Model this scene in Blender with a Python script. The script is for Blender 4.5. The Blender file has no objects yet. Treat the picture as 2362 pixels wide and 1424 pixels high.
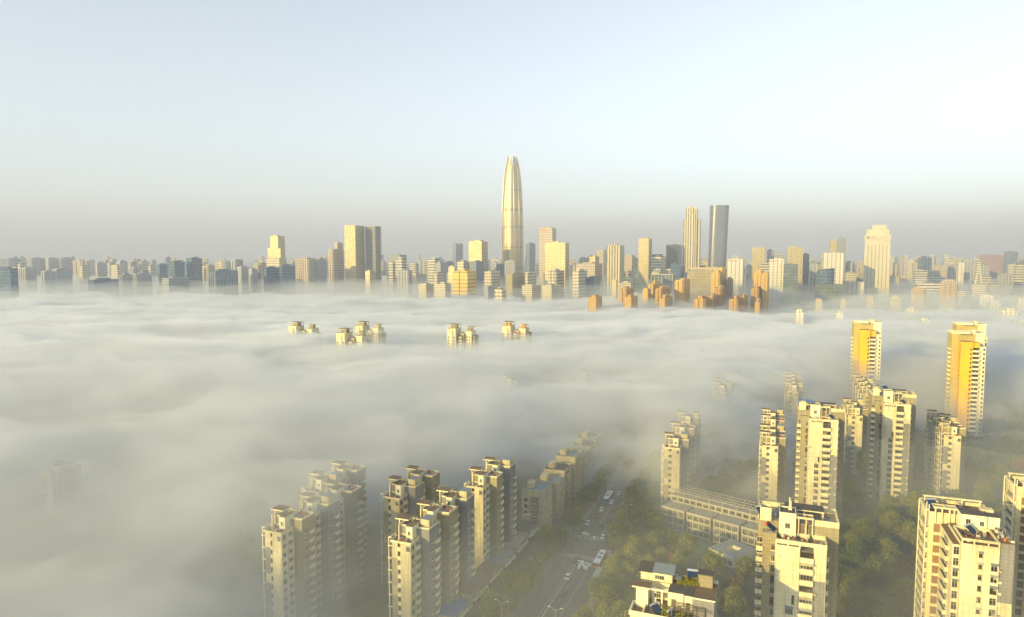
import bpy, math, random
import numpy as np
from mathutils import Vector, noise
R = math.radians
SC = bpy.context.scene
COL = SC.collection

# ------------------------------------------------------------------ camera
F = 1575.0; PITCH = R(4.25); CAMZ = 120.0
cam = bpy.data.cameras.new('camera'); co = bpy.data.objects.new('camera', cam); COL.objects.link(co)
cam.sensor_width = 36; cam.lens = F/2362*36; cam.clip_start = 1; cam.clip_end = 60000
co.location = (0, 0, CAMZ); co.rotation_euler = (R(90)-PITCH, 0, 0); SC.camera = co

# ------------------------------------------------------------------ sky and sun
SUN_HEAD = R(232); SUN_EL = R(14)
w = bpy.data.worlds.new("World"); SC.world = w; w.use_nodes = True; nt = w.node_tree
bg = nt.nodes['Background']; sky = nt.nodes.new('ShaderNodeTexSky'); sky.sky_type = 'NISHITA'; sky.sun_disc = False
sky.sun_elevation = SUN_EL; sky.sun_rotation = SUN_HEAD
sky.air_density = 1.0; sky.dust_density = 0.2; sky.ozone_density = 1.0; sky.altitude = 100
hsv = nt.nodes.new('ShaderNodeHueSaturation'); hsv.inputs['Saturation'].default_value = 0.42; hsv.inputs['Value'].default_value = 1.08
nt.links.new(sky.outputs[0], hsv.inputs['Color']); tn = nt.nodes.new('ShaderNodeMix'); tn.data_type = 'RGBA'; tn.blend_type = 'MULTIPLY'; tn.inputs[0].default_value = 1; tn.inputs[7].default_value = (.93, .99, 1.03, 1)
nt.links.new(hsv.outputs[0], tn.inputs[6]); nt.links.new(tn.outputs[2], bg.inputs[0])
bg.inputs[1].default_value = 0.15
sd = bpy.data.lights.new('sun', 'SUN'); sd.energy = 5.0; sd.angle = R(.6); sd.color = (1, .75, .25)
so = bpy.data.objects.new('sun', sd); COL.objects.link(so)
sdir = Vector((math.sin(SUN_HEAD)*math.cos(SUN_EL), math.cos(SUN_HEAD)*math.cos(SUN_EL), math.sin(SUN_EL)))
so.rotation_euler = sdir.to_track_quat('Z', 'Y').to_euler()
SC.view_settings.view_transform = 'Standard'; SC.view_settings.look = 'None'; SC.view_settings.exposure = 0.76
SC.view_settings.gamma = 1
cy = SC.cycles
cy.use_denoising = True; cy.denoiser = 'OPENIMAGEDENOISE'; cy.volume_bounces = 4; cy.max_bounces = 8
cy.diffuse_bounces = 2; cy.glossy_bounces = 2; cy.adaptive_threshold = 0.02

# ------------------------------------------------------------------ helpers
CR = co.rotation_euler.copy()
def ray(px, py):
    v = Vector(((px-1181)/F, -(py-712)/F, -1.0)); v.rotate(CR); return v
def P(px, py, z=0.0):
    """ground position of something of height z met by the sight line through a photo pixel"""
    v = ray(px, py); t = (z-CAMZ)/v.z
    return v.x*t, v.y*t
def Z(px, py, y):
    v = ray(px, py); return CAMZ+v.z*y/v.y
G = R(21)
U = Vector((math.sin(G), math.cos(G), 0)); W = Vector((math.cos(G), -math.sin(G), 0))

def tag(o, label=None, cat=None, group=None, kind=None):
    if label: o['label'] = label
    if cat: o['category'] = cat
    if group: o['group'] = group
    if kind: o['kind'] = kind
    return o
def empty(name, x, y, z=0, rot=-G, label=None, cat=None, group=None):
    o = bpy.data.objects.new(name, None); COL.objects.link(o); o.location = (x, y, z); o.rotation_euler = (0, 0, rot)
    o.empty_display_size = .5
    return tag(o, label, cat, group)
def copy_tree(o, parent=None):
    c = o.copy(); COL.objects.link(c); c.parent = parent
    for ch in [k for k in KIDS.get(o.name, [])]:
        cc = copy_tree(ch, c)
        KIDS.setdefault(c.name, []).append(cc)
    return c
KIDS = {}
def link(name, me, parent=None, loc=(0, 0, 0), rz=0.0):
    o = bpy.data.objects.new(name, me); COL.objects.link(o); o.location = loc
    if rz: o.rotation_euler = (0, 0, rz)
    if parent is not None:
        o.parent = parent; KIDS.setdefault(parent.name, []).append(o)
    return o

class MB:
    def __init__(s): s.v = []; s.f = []; s.uv = []; s.m = []
    def quad(s, pts, m=0, uv=None):
        b = len(s.v); s.v += [tuple(p) for p in pts]; s.f.append(tuple(range(b, b+len(pts)))); s.m.append(m)
        if uv is None:
            a, c, d = Vector(pts[0]), Vector(pts[1]), Vector(pts[-1])
            n = (c-a).cross(d-a)
            if n.length < 1e-9: n = Vector((0, 0, 1))
            n.normalize()
            if abs(n.z) > .8: uv = [(p[0], p[1]) for p in pts]
            else:
                t = Vector((-n.y, n.x, 0)); t.normalize()
                uv = [(Vector(p).dot(t), p[2]) for p in pts]
        s.uv += uv
    def box(s, x0, x1, y0, y1, z0, z1, m=0, top=None, bottom=True):
        t = m if top is None else top
        a = [(x0, y0), (x1, y0), (x1, y1), (x0, y1)]
        for i in range(4):
            p, q = a[i], a[(i+1) % 4]
            s.quad([(p[0], p[1], z0), (q[0], q[1], z0), (q[0], q[1], z1), (p[0], p[1], z1)], m)
        s.quad([(x0, y0, z1), (x1, y0, z1), (x1, y1, z1), (x0, y1, z1)], t)
        if bottom: s.quad([(x0, y1, z0), (x1, y1, z0), (x1, y0, z0), (x0, y0, z0)], m)
        return s
    def prism(s, poly, z0, z1, m=0, top=None, zt=None):
        n = len(poly); t = m if top is None else top; acc = 0
        for i in range(n):
            p, q = poly[i], poly[(i+1) % n]; L = math.hypot(q[0]-p[0], q[1]-p[1])
            za = z1 if zt is None else zt[i]; zb = z1 if zt is None else zt[(i+1) % n]
            s.quad([(p[0], p[1], z0), (q[0], q[1], z0), (q[0], q[1], zb), (p[0], p[1], za)], m, [(acc, z0), (acc+L, z0), (acc+L, zb), (acc, za)])
            acc += L
        s.quad([(p[0], p[1], z1 if zt is None else zt[i]) for i, p in enumerate(poly)], t)
        s.quad([(p[0], p[1], z0) for p in reversed(poly)], m)
        return s
    def bar(s, a, b, r, m=0, n=6, r2=None):
        a = Vector(a); b = Vector(b); d = (b-a); d.normalize()
        u = d.cross(Vector((0, 0, 1)));
        if u.length < .01: u = Vector((1, 0, 0))
        u.normalize(); w_ = d.cross(u); r2 = r if r2 is None else r2
        A = [a+(u*math.cos(k*2*math.pi/n)+w_*math.sin(k*2*math.pi/n))*r for k in range(n)]
        B = [b+(u*math.cos(k*2*math.pi/n)+w_*math.sin(k*2*math.pi/n))*r2 for k in range(n)]
        for k in range(n):
            j = (k+1) % n; s.quad([A[j], A[k], B[k], B[j]], m)
        s.quad(A, m); s.quad(B[::-1], m)
        return s
    def add(s, me, loc, rz, mmap):
        c, d = math.cos(rz), math.sin(rz); b0 = len(s.v)
        for v in me.vertices:
            x, y, z = v.co; s.v.append((loc[0]+c*x-d*y, loc[1]+d*x+c*y, loc[2]+z))
        ul = me.uv_layers[0].data
        for p in me.polygons:
            s.f.append(tuple(b0+i for i in p.vertices)); s.m.append(mmap[p.material_index])
            for li in p.loop_indices: s.uv.append(tuple(ul[li].uv))
    def mesh(s, name, mats):
        me = bpy.data.meshes.new(name); me.from_pydata(s.v, [], s.f)
        for m in (mats if isinstance(mats, (list, tuple)) else [mats]): me.materials.append(m)
        me.polygons.foreach_set('material_index', s.m)
        ul = me.uv_layers.new(name='UVMap'); ul.data.foreach_set('uv', [c for p in s.uv for c in p])
        me.update(); return me
    def build(s, name, mats, parent=None, loc=(0, 0, 0), rz=0.0):
        return link(name, s.mesh(name, mats), parent, loc, rz)

# ------------------------------------------------------------------ materials
def new_mat(n):
    m = bpy.data.materials.new(n); m.use_nodes = True; t = m.node_tree
    return m, t, t.nodes['Principled BSDF']
def N(t, kind, **kw):
    n = t.nodes.new(kind)
    for k, v in kw.items(): setattr(n, k, v)
    return n
def math_node(t, op, a, b=None):
    n = N(t, 'ShaderNodeMath', operation=op)
    for i, x in enumerate((a, b)):
        if x is None: continue
        if isinstance(x, (int, float)): n.inputs[i].default_value = x
        else: t.links.new(x, n.inputs[i])
    return n.outputs[0]
def mix(t, fac, a, b, blend='MIX'):
    n = N(t, 'ShaderNodeMix', data_type='RGBA', blend_type=blend)
    for s, x in ((n.inputs[0], fac), (n.inputs[6], a), (n.inputs[7], b)):
        if isinstance(x, (int, float)): s.default_value = x
        elif isinstance(x, tuple): s.default_value = (*x[:3], 1)
        else: t.links.new(x, s)
    return n.outputs[2]
def ramp(t, fac, stops):
    n = N(t, 'ShaderNodeValToRGB'); e = n.color_ramp.elements
    while len(e) < len(stops): e.new(.5)
    for k, (p, c) in enumerate(stops): e[k].position = p; e[k].color = (*c, 1) if len(c) == 3 else c
    t.links.new(fac, n.inputs[0]); return n.outputs[0]
def noise_tex(t, vec, scale, detail=4, rough=.55, dist=0):
    n = N(t, 'ShaderNodeTexNoise'); n.inputs['Scale'].default_value = scale; n.inputs['Detail'].default_value = detail
    n.inputs['Roughness'].default_value = rough; n.inputs['Distortion'].default_value = dist
    if vec is not None: t.links.new(vec, n.inputs['Vector'])
    return n.outputs['Fac']
def mapping(t, src, sc=(1, 1, 1)):
    m = N(t, 'ShaderNodeMapping'); m.inputs['Scale'].default_value = sc; t.links.new(src, m.inputs['Vector']); return m.outputs[0]

def plaster(name, c, stain=(.25, .2, .12), amt=.5, tile=0, rough=.85):
    """weathered render: broad mottling, rain streaks running down, faint panel joints"""
    m, t, b = new_mat(name); tc = N(t, 'ShaderNodeTexCoord')
    geo = N(t, 'ShaderNodeNewGeometry')
    broad = noise_tex(t, mapping(t, geo.outputs['Position'], (.12, .12, .07)), 1, 5)
    streak = noise_tex(t, mapping(t, geo.outputs['Position'], (1.6, 1.6, .07)), 1, 5, .65)
    f1 = ramp(t, broad, [(.42, (0, 0, 0)), (.66, (1, 1, 1))]); f2 = ramp(t, streak, [(.47, (0, 0, 0)), (.64, (1, 1, 1))])
    col = mix(t, math_node(t, 'MULTIPLY', f1, amt*.8), c, stain)
    col = mix(t, math_node(t, 'MULTIPLY', f2, amt*.8), col, stain)
    if tile:
        br = N(t, 'ShaderNodeTexBrick'); br.offset = 0; t.links.new(tc.outputs['UV'], br.inputs['Vector'])
        br.inputs['Scale'].default_value = 1; br.inputs['Brick Width'].default_value = tile; br.inputs['Row Height'].default_value = tile*.66
        br.inputs['Mortar Size'].default_value = .05; br.inputs['Mortar Smooth'].default_value = .5
        br.inputs['Color1'].default_value = (1, 1, 1, 1); br.inputs['Color2'].default_value = (.86, .87, .88, 1); br.inputs['Mortar'].default_value = (.5, .48, .45, 1)
        col = mix(t, .8, col, br.outputs['Color'], 'MULTIPLY')
    t.links.new(col, b.inputs['Base Color']); b.inputs['Roughness'].default_value = rough
    return m
def plain(name, c, rough=.7, metal=0.0, var=.25, sc=.6):
    m, t, b = new_mat(name); geo = N(t, 'ShaderNodeNewGeometry')
    f = noise_tex(t, geo.outputs['Position'], sc, 5, .6)
    col = mix(t, f, tuple(x*(1-var) for x in c), tuple(min(1, x*(1+var)) for x in c))
    t.links.new(col, b.inputs['Base Color']); b.inputs['Roughness'].default_value = rough; b.inputs['Metallic'].default_value = metal
    return m
def glass_mat(name, dark=(.025, .03, .026), mid=(.11, .11, .085), curtain=(.36, .31, .2), rough=.3):
    m, t, b = new_mat(name); oi = N(t, 'ShaderNodeObjectInfo'); tc = N(t, 'ShaderNodeTexCoord')
    wn = N(t, 'ShaderNodeTexWhiteNoise', noise_dimensions='2D')
    fl = N(t, 'ShaderNodeVectorMath', operation='FLOOR'); t.links.new(mapping(t, tc.outputs['UV'], (1.2, 1.2, 1)), fl.inputs[0]); t.links.new(fl.outputs[0], wn.inputs['Vector'])
    f = math_node(t, 'FRACT', math_node(t, 'ADD', oi.outputs['Random'], math_node(t, 'MULTIPLY', wn.outputs['Value'], .35)))
    col = ramp(t, f, [(0, dark), (.4, dark), (.65, mid), (.85, dark), (1, curtain)])
    t.links.new(col, b.inputs['Base Color']); b.inputs['Roughness'].default_value = rough; b.inputs['Specular IOR Level'].default_value = .35
    return m
def facade(name, wall, glass, fh=3.4, bw=3.0, vf=.5, hf=.6, rough=.5, band=None, gmetal=0.0, grough=.25, var=.35):
    """far facade: storeys and bays laid out in metres on the wall, every bay's glazing a little different"""
    m, t, b = new_mat(name); tc = N(t, 'ShaderNodeTexCoord'); sep = N(t, 'ShaderNodeSeparateXYZ'); t.links.new(tc.outputs['UV'], sep.inputs[0])
    u = math_node(t, 'DIVIDE', sep.outputs[0], bw); v = math_node(t, 'DIVIDE', sep.outputs[1], fh)
    fu = math_node(t, 'FRACT', u); fv = math_node(t, 'FRACT', v)
    mu = math_node(t, 'LESS_THAN', fu, hf) if hf < 1 else None
    mv = math_node(t, 'LESS_THAN', fv, vf) if vf < 1 else None
    mask = math_node(t, 'MULTIPLY', mu, mv) if (mu and mv) else (mu or mv or 1.0)
    cb = N(t, 'ShaderNodeCombineXYZ'); t.links.new(math_node(t, 'FLOOR', u), cb.inputs[0]); t.links.new(math_node(t, 'FLOOR', v), cb.inputs[1])
    wn = N(t, 'ShaderNodeTexWhiteNoise', noise_dimensions='2D'); t.links.new(cb.outputs[0], wn.inputs['Vector'])
    g2 = tuple(min(1, x*2.2+.04) for x in glass)
    gc = mix(t, math_node(t, 'MULTIPLY', math_node(t, 'POWER', wn.outputs['Value'], 3), var*2), glass, g2)
    oi = N(t, 'ShaderNodeObjectInfo')
    wc = mix(t, math_node(t, 'MULTIPLY', oi.outputs['Random'], .35), wall, tuple(x*.7 for x in wall))
    col = mix(t, mask, wc, gc)
    nz = noise_tex(t, mapping(t, tc.outputs['UV'], (.03, .03, 1)), 1, 4)
    col = mix(t, .35, col, ramp(t, nz, [(.3, (.6, .6, .6)), (.7, (1, 1, 1))]), 'MULTIPLY')
    t.links.new(col, b.inputs['Base Color'])
    rr = N(t, 'ShaderNodeMix', data_type='FLOAT'); rr.inputs[2].default_value = rough; rr.inputs[3].default_value = grough
    if isinstance(mask, float): rr.inputs[0].default_value = 1
    else: t.links.new(mask, rr.inputs[0])
    t.links.new(rr.outputs[0], b.inputs['Roughness'])
    if gmetal:
        b.inputs['Metallic'].default_value = gmetal
    return m

M = {}
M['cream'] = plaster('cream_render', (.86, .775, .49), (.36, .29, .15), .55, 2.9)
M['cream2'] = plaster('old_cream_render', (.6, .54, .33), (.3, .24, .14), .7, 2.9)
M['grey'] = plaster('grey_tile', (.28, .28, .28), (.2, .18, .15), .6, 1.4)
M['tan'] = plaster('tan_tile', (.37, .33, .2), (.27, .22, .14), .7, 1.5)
M['white'] = plaster('white_paint', (.82, .77, .55), (.42, .35, .24), .35)
M['school'] = plaster('school_wall', (.46, .44, .34), (.25, .22, .16), .4)
M['brown'] = plaster('brown_panel', (.26, .16, .09), (.14, .09, .05), .5)
M['yellow'] = plaster('yellow_render', (.86, .5, .02), (.55, .3, .03), .4)
M['ochre'] = plaster('ochre_render', (.52, .42, .14), (.3, .24, .1), .5)
M['orange'] = plaster('orange_render', (.66, .3, .07), (.3, .15, .06), .5)
M['roof'] = plain('bitumen_roof', (.085, .08, .07), .9, 0, .45, .5)
M['roof2'] = plain('brown_roof', (.17, .12, .075), .9, 0, .4, .5)
M['deck'] = plain('roof_deck', (.3, .28, .23), .9, 0, .35, .4)
M['frame'] = plain('window_frame', (.6, .57, .48), .5)
M['dframe'] = plain('bronze_frame', (.16, .12, .08), .5)
M['glass'] = glass_mat('window_glass')
M['solar'] = plain('solar_glass', (.03, .07, .16), .12, .2)
M['steel'] = plain('galvanised_steel', (.6, .62, .64), .35, .7)
M['blue'] = plain('blue_sheet', (.06, .14, .32), .45)
M['bluegrey'] = plain('blue_grey_sheet', (.19, .23, .25), .6)
M['red'] = plain('red_paint', (.5, .06, .04), .5)
M['asphalt'] = plain('asphalt', (.1, .098, .09), .85, 0, .25, .35)
M['paint'] = plain('road_paint', (.34, .34, .31), .8)
M['ypaint'] = plain('yellow_paint', (.36, .26, .06), .8)
M['paving'] = plain('paving', (.24, .22, .19), .9, 0, .25, .8)
M['trunk'] = plain('bark', (.09, .07, .05), .9)
M['lamp'] = plain('lamp_paint', (.36, .37, .36), .5)
M['black'] = plain('black_rubber', (.02, .02, .02), .7)
M['tile_orange'] = plain('clay_tile', (.42, .15, .05), .8)
M['carwhite'] = plain('white_car_paint', (.75, .76, .76), .25, 0, .05)
M['cardark'] = plain('dark_car_paint', (.05, .055, .065), .25, 0, .1)
M['busorange'] = plain('orange_bus_paint', (.75, .2, .03), .3, 0, .05)
M['busblue'] = plain('blue_bus_paint', (.2, .35, .6), .3, 0, .05)

# ------------------------------------------------------------------ window, balcony and roof furniture meshes (shared data)
CACHE = {}
def window_mesh(wd, h, n=2, fm='frame'):
    k = ('w', wd, h, n, fm)
    if k in CACHE: return CACHE[k]
    b = MB(); x = wd/2
    b.box(-x+.06, x-.06, -.03, .02, .06, h-.06, 1)
    for a, c in ((-x, -x+.08), (x-.08, x)): b.box(a, c, -.1, .02, 0, h, 0)
    b.box(-x+.08, x-.08, -.1, .02, 0, .08, 0); b.box(-x+.08, x-.08, -.1, .02, h-.08, h, 0)
    for i in range(1, n):
        xx = -x+wd*i/n; b.box(xx-.035, xx+.035, -.08, -.03, .08, h-.08, 0)
    if h > 1.7: b.box(-x+.08, x-.08, -.075, -.031, h*.66, h*.66+.06, 0)
    b.box(-x-.08, x+.08, -.22, 0, -.12, -.003, 0)
    CACHE[k] = b.mesh('window', [M[fm], M['glass']]); return CACHE[k]
def balcony_mesh(wd, d, hp=1.05, mt='cream'):
    """slab with solid parapet on three sides, projecting towards -Y"""
    k = ('b', wd, d, hp, mt)
    if k in CACHE: return CACHE[k]
    b = MB(); x = wd/2
    b.box(-x, x, -d, 0, -.16, 0, 0); b.box(-x, x, -d, -d+.12, .003, hp, 0)
    b.box(-x, -x+.12, -d+.12, 0, .003, hp, 0); b.box(x-.12, x, -d+.12, 0, .003, hp, 0)
    b.box(-x-.04, x+.04, -d-.05, -d+.16, hp+.003, hp+.07, 0)
    CACHE[k] = b.mesh('balcony', [M[mt]]); return CACHE[k]
FACE = {'-Y': 0.0, '+X': math.pi/2, '-X': -math.pi/2, '+Y': math.pi}
LIGHT = {'mb': None}
def win(root, x, y, z, wd, h, face='-Y', n=2, fm='frame'):
    if LIGHT['mb'] is not None: return LIGHT['mb'].add(window_mesh(wd, h, n, fm), (x, y, z), FACE[face], (4, 5))
    return link('window', window_mesh(wd, h, n, fm), root, (x, y, z), FACE[face])
def bal(root, x, y, z, wd, d, face='-Y', hp=1.05, mt='cream'):
    if LIGHT['mb'] is not None: return LIGHT['mb'].add(balcony_mesh(wd, d, hp, mt), (x, y, z), FACE[face], (0,))
    return link('balcony', balcony_mesh(wd, d, hp, mt), root, (x, y, z), FACE[face])

RND = random.Random(7)
def solar_heater(x, y, z, rot, label, scale=1.0):
    r = empty('solar_water_heater', x, y, z, rot, label, 'solar heater', 'solar water heaters on the tower roofs')
    b = MB(); b.quad([(-1, 0, .25), (1, 0, .25), (1, 1.6, 1.35), (-1, 1.6, 1.35)], 0); b.quad([(-1, 1.6, 1.3), (1, 1.6, 1.3), (1, 0, .2), (-1, 0, .2)], 0)
    for i in range(9): b.bar((-.9+i*.225, -.02, .28), (-.9+i*.225, 1.58, 1.38), .035, 0, 5)
    b.build('tube_panel', M['solar'], r)
    b = MB(); b.bar((-1.1, 1.75, 1.5), (1.1, 1.75, 1.5), .26, 0, 12); b.build('tank', M['steel'], r)
    b = MB()
    for sx in (-.9, .9): b.bar((sx, 1.75, 0), (sx, 1.75, 1.4), .03); b.bar((sx, 0, 0), (sx, 0, .25), .03); b.bar((sx, 0, .05), (sx, 1.75, .05), .03)
    b.build('frame', M['steel'], r); r.scale = (scale,)*3
    return r
def local(root, x, y):
    c, s = math.cos(root.rotation_euler.z), math.sin(root.rotation_euler.z); x *= root.scale.x
    return root.location.x+c*x-s*y, root.location.y+s*x+c*y

def roof_clutter(root, rects, seed, n=22):
    """pots, ducts, tanks, crates and washing poles left about a flat roof"""
    rn = random.Random(seed); b = MB()
    for _ in range(n):
        x0, x1, y0, y1, z = rn.choice(rects); x, y = rn.uniform(x0, x1), rn.uniform(y0, y1); k = rn.random()
        if k < .5: w_, d_, h_ = rn.uniform(.3, 1.0), rn.uniform(.3, .8), rn.uniform(.25, .9); b.box(x, x+w_, y, y+d_, z, z+h_, rn.randrange(4))
        elif k < .75: b.bar((x, y, z), (x, y, z+rn.uniform(1, 2.2)), .06, 0, 5); b.bar((x, y, z+1), (x+rn.uniform(1, 2), y+.2, z+1.1), .04, 0, 4)
        else: b.bar((x, y, z), (x, y, z+.9), .42, rn.randrange(4), 9)
    tag(b.build('roof_clutter', [M['steel'], M['roof2'], M['white'], M['tile_orange']], root), kind='stuff')
def awnings(root, spots, seed):
    rn = random.Random(seed); b = MB()
    for (x, y, z, wd) in spots:
        if rn.random() > .4: continue
        m = rn.randrange(4); a, c = x-wd/2, x+wd/2; b.quad([(a, y-.75, z-.3), (c, y-.75, z-.3), (c, y-.02, z), (a, y-.02, z)], m); b.quad([(a, y-.02, z-.05), (c, y-.02, z-.05), (c, y-.75, z-.35), (a, y-.75, z-.35)], m); b.quad([(a, y-.75, z-.35), (c, y-.75, z-.35), (c, y-.75, z-.3), (a, y-.75, z-.3)], m)
    if b.v: tag(b.build('window_awning', [M['steel'], M['bluegrey'], M['dframe'], M['cream2']], root), kind='stuff')
def parapet(b, x0, x1, y0, y1, z, h=1.0, t=.25, m=0, top=None):
    b.box(x0, x1, y0, y0+t, z, z+h, m, top); b.box(x0, x1, y1-t, y1, z, z+h, m, top)
    b.box(x0, x0+t, y0+t, y1-t, z, z+h, m, top); b.box(x1-t, x1, y0+t, y1-t, z, z+h, m, top)

# ------------------------------------------------------------------ eighteen-storey tower of the near right
FH = 2.9
def make_slab_tower(x, y, label, variant=0, near=False):
    r = empty('apartment_tower', x, y, 0, -G, label, 'apartment tower', 'cream apartment towers on the right')
    HF = 49.6; HR = 53.0
    b = MB()
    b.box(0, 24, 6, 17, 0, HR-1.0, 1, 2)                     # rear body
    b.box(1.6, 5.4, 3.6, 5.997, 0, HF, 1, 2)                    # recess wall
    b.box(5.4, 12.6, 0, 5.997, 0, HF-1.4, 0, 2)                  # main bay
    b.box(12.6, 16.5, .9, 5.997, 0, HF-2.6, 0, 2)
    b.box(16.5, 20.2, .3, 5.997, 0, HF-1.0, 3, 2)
    b.box(16.5, 20.2, .27, .3, HF-9.5-6*variant, HF-1.0, 0)          # cream upper part of the grey panel
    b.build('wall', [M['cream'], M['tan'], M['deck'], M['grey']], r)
    b = MB()                                                   # roof terrace edges and rear parapet
    parapet(b, 5.4, 20.2, 0.003, 6.0, HF-.99, 1.0, .3)
    b.box(5.4, 5.9, .05, .3, HF-1.4, HF-.99); b.box(8.9, 9.3, .05, .3, HF-1.4, HF-.99); b.box(12.3, 12.7, .05, .3, HF-1.4, HF-.99)
    b.box(16.8, 24.0, 6.0, 6.35, HR-.99, HR+.5); b.box(23.7, 24, 6.353, 16.7, HR-.99, HR+.5); b.box(0, 24, 16.7, 17, HR-.99, HR+.2); b.box(0, .3, 6.003, 16.7, HR-.99, HR+.3)
    b.build('parapet', M['cream'], r)
    pent = MB()
    pent.box(6.4, 11.4, 5.0, 10, HF-.95, HF+4.9, 0, 1); parapet(pent, 6.4, 11.4, 5.003, 10, HF+4.903, .35, .2)
    p = pent.build('penthouse', [M['white'], M['roof']], r)
    link('window', window_mesh(1.5, 1.4, 2), p, (8.9, 5.0, HF+1.2))
    pent = MB(); pent.box(.6, 4.0, 5.2, 8.5, HR-.99, HF+5.2, 0, 1); parapet(pent, .6, 4, 5.203, 8.5, HF+5.203, .7, .25)
    pent.build('stair_house', [M['cream'], M['roof']], r)
    pg = MB()
    for cx in (12.2, 14.4, 16.3): pg.box(cx-.15, cx+.15, 5.3, 5.6, HF, HF+4.0)
    pg.box(11.4, 16.6, 5.2, 5.7, HF+4.003, HF+4.5); pg.box(11.4, 16.6, 8.0, 8.4, HF+4.003, HF+4.4)
    for cx in (11.9, 14.2, 16.3): pg.box(cx-.15, cx+.15, 5.7, 8.0, HF+4.01, HF+4.3)
    pg.build('roof_pergola', M['cream'], r)
    d = MB(); d.box(12.5, 13.9, 5.93, 5.995, HF, HF+2.2); d.build('terrace_door', M['dframe'], r); d = MB(); d.box(14.7, 16.0, 5.93, 5.995, HF, HF+2.2); d.build('terrace_door', M['dframe'], r)
    if variant == 1:
        s = MB(); s.box(0.2, 8.2, 8.6, 14.5, HR+1.9, HR+2.1)
        for a, c in ((.4, 9), (8, 9), (.4, 14.2), (8, 14.2)): s.bar((a, c, HR-1), (a, c, HR+1.9), .08)
        s.build('blue_canopy', M['blue'], r)
    c = MB(); c.box(8, 20, 10.5, 15.5, HR+.9, HR+1.2, 0, 1)
    for a in (8.3, 14, 19.6):
        for e in (10.8, 15.1): c.box(a-.2, a+.2, e-.2, e+.2, HR-1, HR+.9)
    c.build('roof_canopy', [M['cream'], M['roof']], r)
    if near:
        a = MB(); a.bar((9.5, 8.5, HF+5), (9.5, 8.5, HF+8.2), .22); a.bar((9.9, 8.5, HF+5), (9.9, 8.5, HF+7.4), .18); a.box(9.1, 10.2, 8.1, 8.9, HF+4.95, HF+5.5); a.build('antenna_mast', M['white'], r)
    # storeys
    rn = random.Random(31+variant)
    stuffw = []
    for k in range(17):
        z = 1.2+k*FH
        if z+2.4 > HF-1.5: break
        bal(r, .65, 4.6, z, 2.0, 1.3); win(r, .65, 6.0, z+.05+1.05, 1.7, 1.5, n=2)
        win(r, 4.75, 3.6, z+.4, 1.25, 2.0, n=2, fm=('frame', 'dframe')[rn.random() < .3])
        if k < 11-variant: win(r, 9.9, 0, z+.4, 2.3, 2.0, n=3)
        elif k == 11-variant: win(r, 10.9, 0, z+.3, .8, 2.3, n=1, fm='dframe')
        bal(r, 14.55, .9, z, 3.9, 1.3); 
        win(r, 14.55, -.12, z+1.12, 3.5, 1.45, n=4, fm=('frame', 'dframe')[rn.random() < .25])
        bal(r, 20.2, 3.6, z, 2.4, .9, '+X'); win(r, 20.2, 3.6, z+1.1, 1.9, 1.4, '+X')
        if near or k % 2: win(r, 24.0, 10.5, z+.9, 1.8, 1.4, '+X')
    awnings(r, [(4.75, 3.55, 1.2+k*FH+2.7, 1.5) for k in range(16)]+[(14.55, -.45, 1.2+k*FH+2.75, 3.8) for k in range(15)]+[(9.9, 0, 1.2+k*FH+2.65, 2.5) for k in range(11)], 40+variant+3*near)
    roof_clutter(r, [(6, 19, .6, 4.4, HF-.95), (12, 16, 5.8, 8, HF-.9), (1, 22, 7, 16, HR-.97)], 50+variant+3*near, 44)
    # air conditioners on brackets
    a = MB()
    for _ in range(26):
        z = 1.2+rn.randrange(17)*FH; x0, y0 = rn.choice([(16.62, .3), (12.0, 0), (5.75, 0), (18.9, .3)])
        a.box(x0, x0+.85, y0-.38, y0-.02, z+.5, z+1.05)
    a = a.build('air_conditioner', M['white'], r); tag(a, kind='stuff')
    for (x1, y1, z1, _) in ((16.5, .3, 0, 0),):
        pass
    pipe = MB()
    for px_ in (5.55, 12.45, 16.62, 20.05): pipe.bar((px_, (-.08 if px_ < 13 else .2), 0), (px_, (-.08 if px_ < 13 else .2), HF-2), .07, 0, 5)
    pipe.build('drainpipe', M['frame'], r)
    return r

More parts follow.
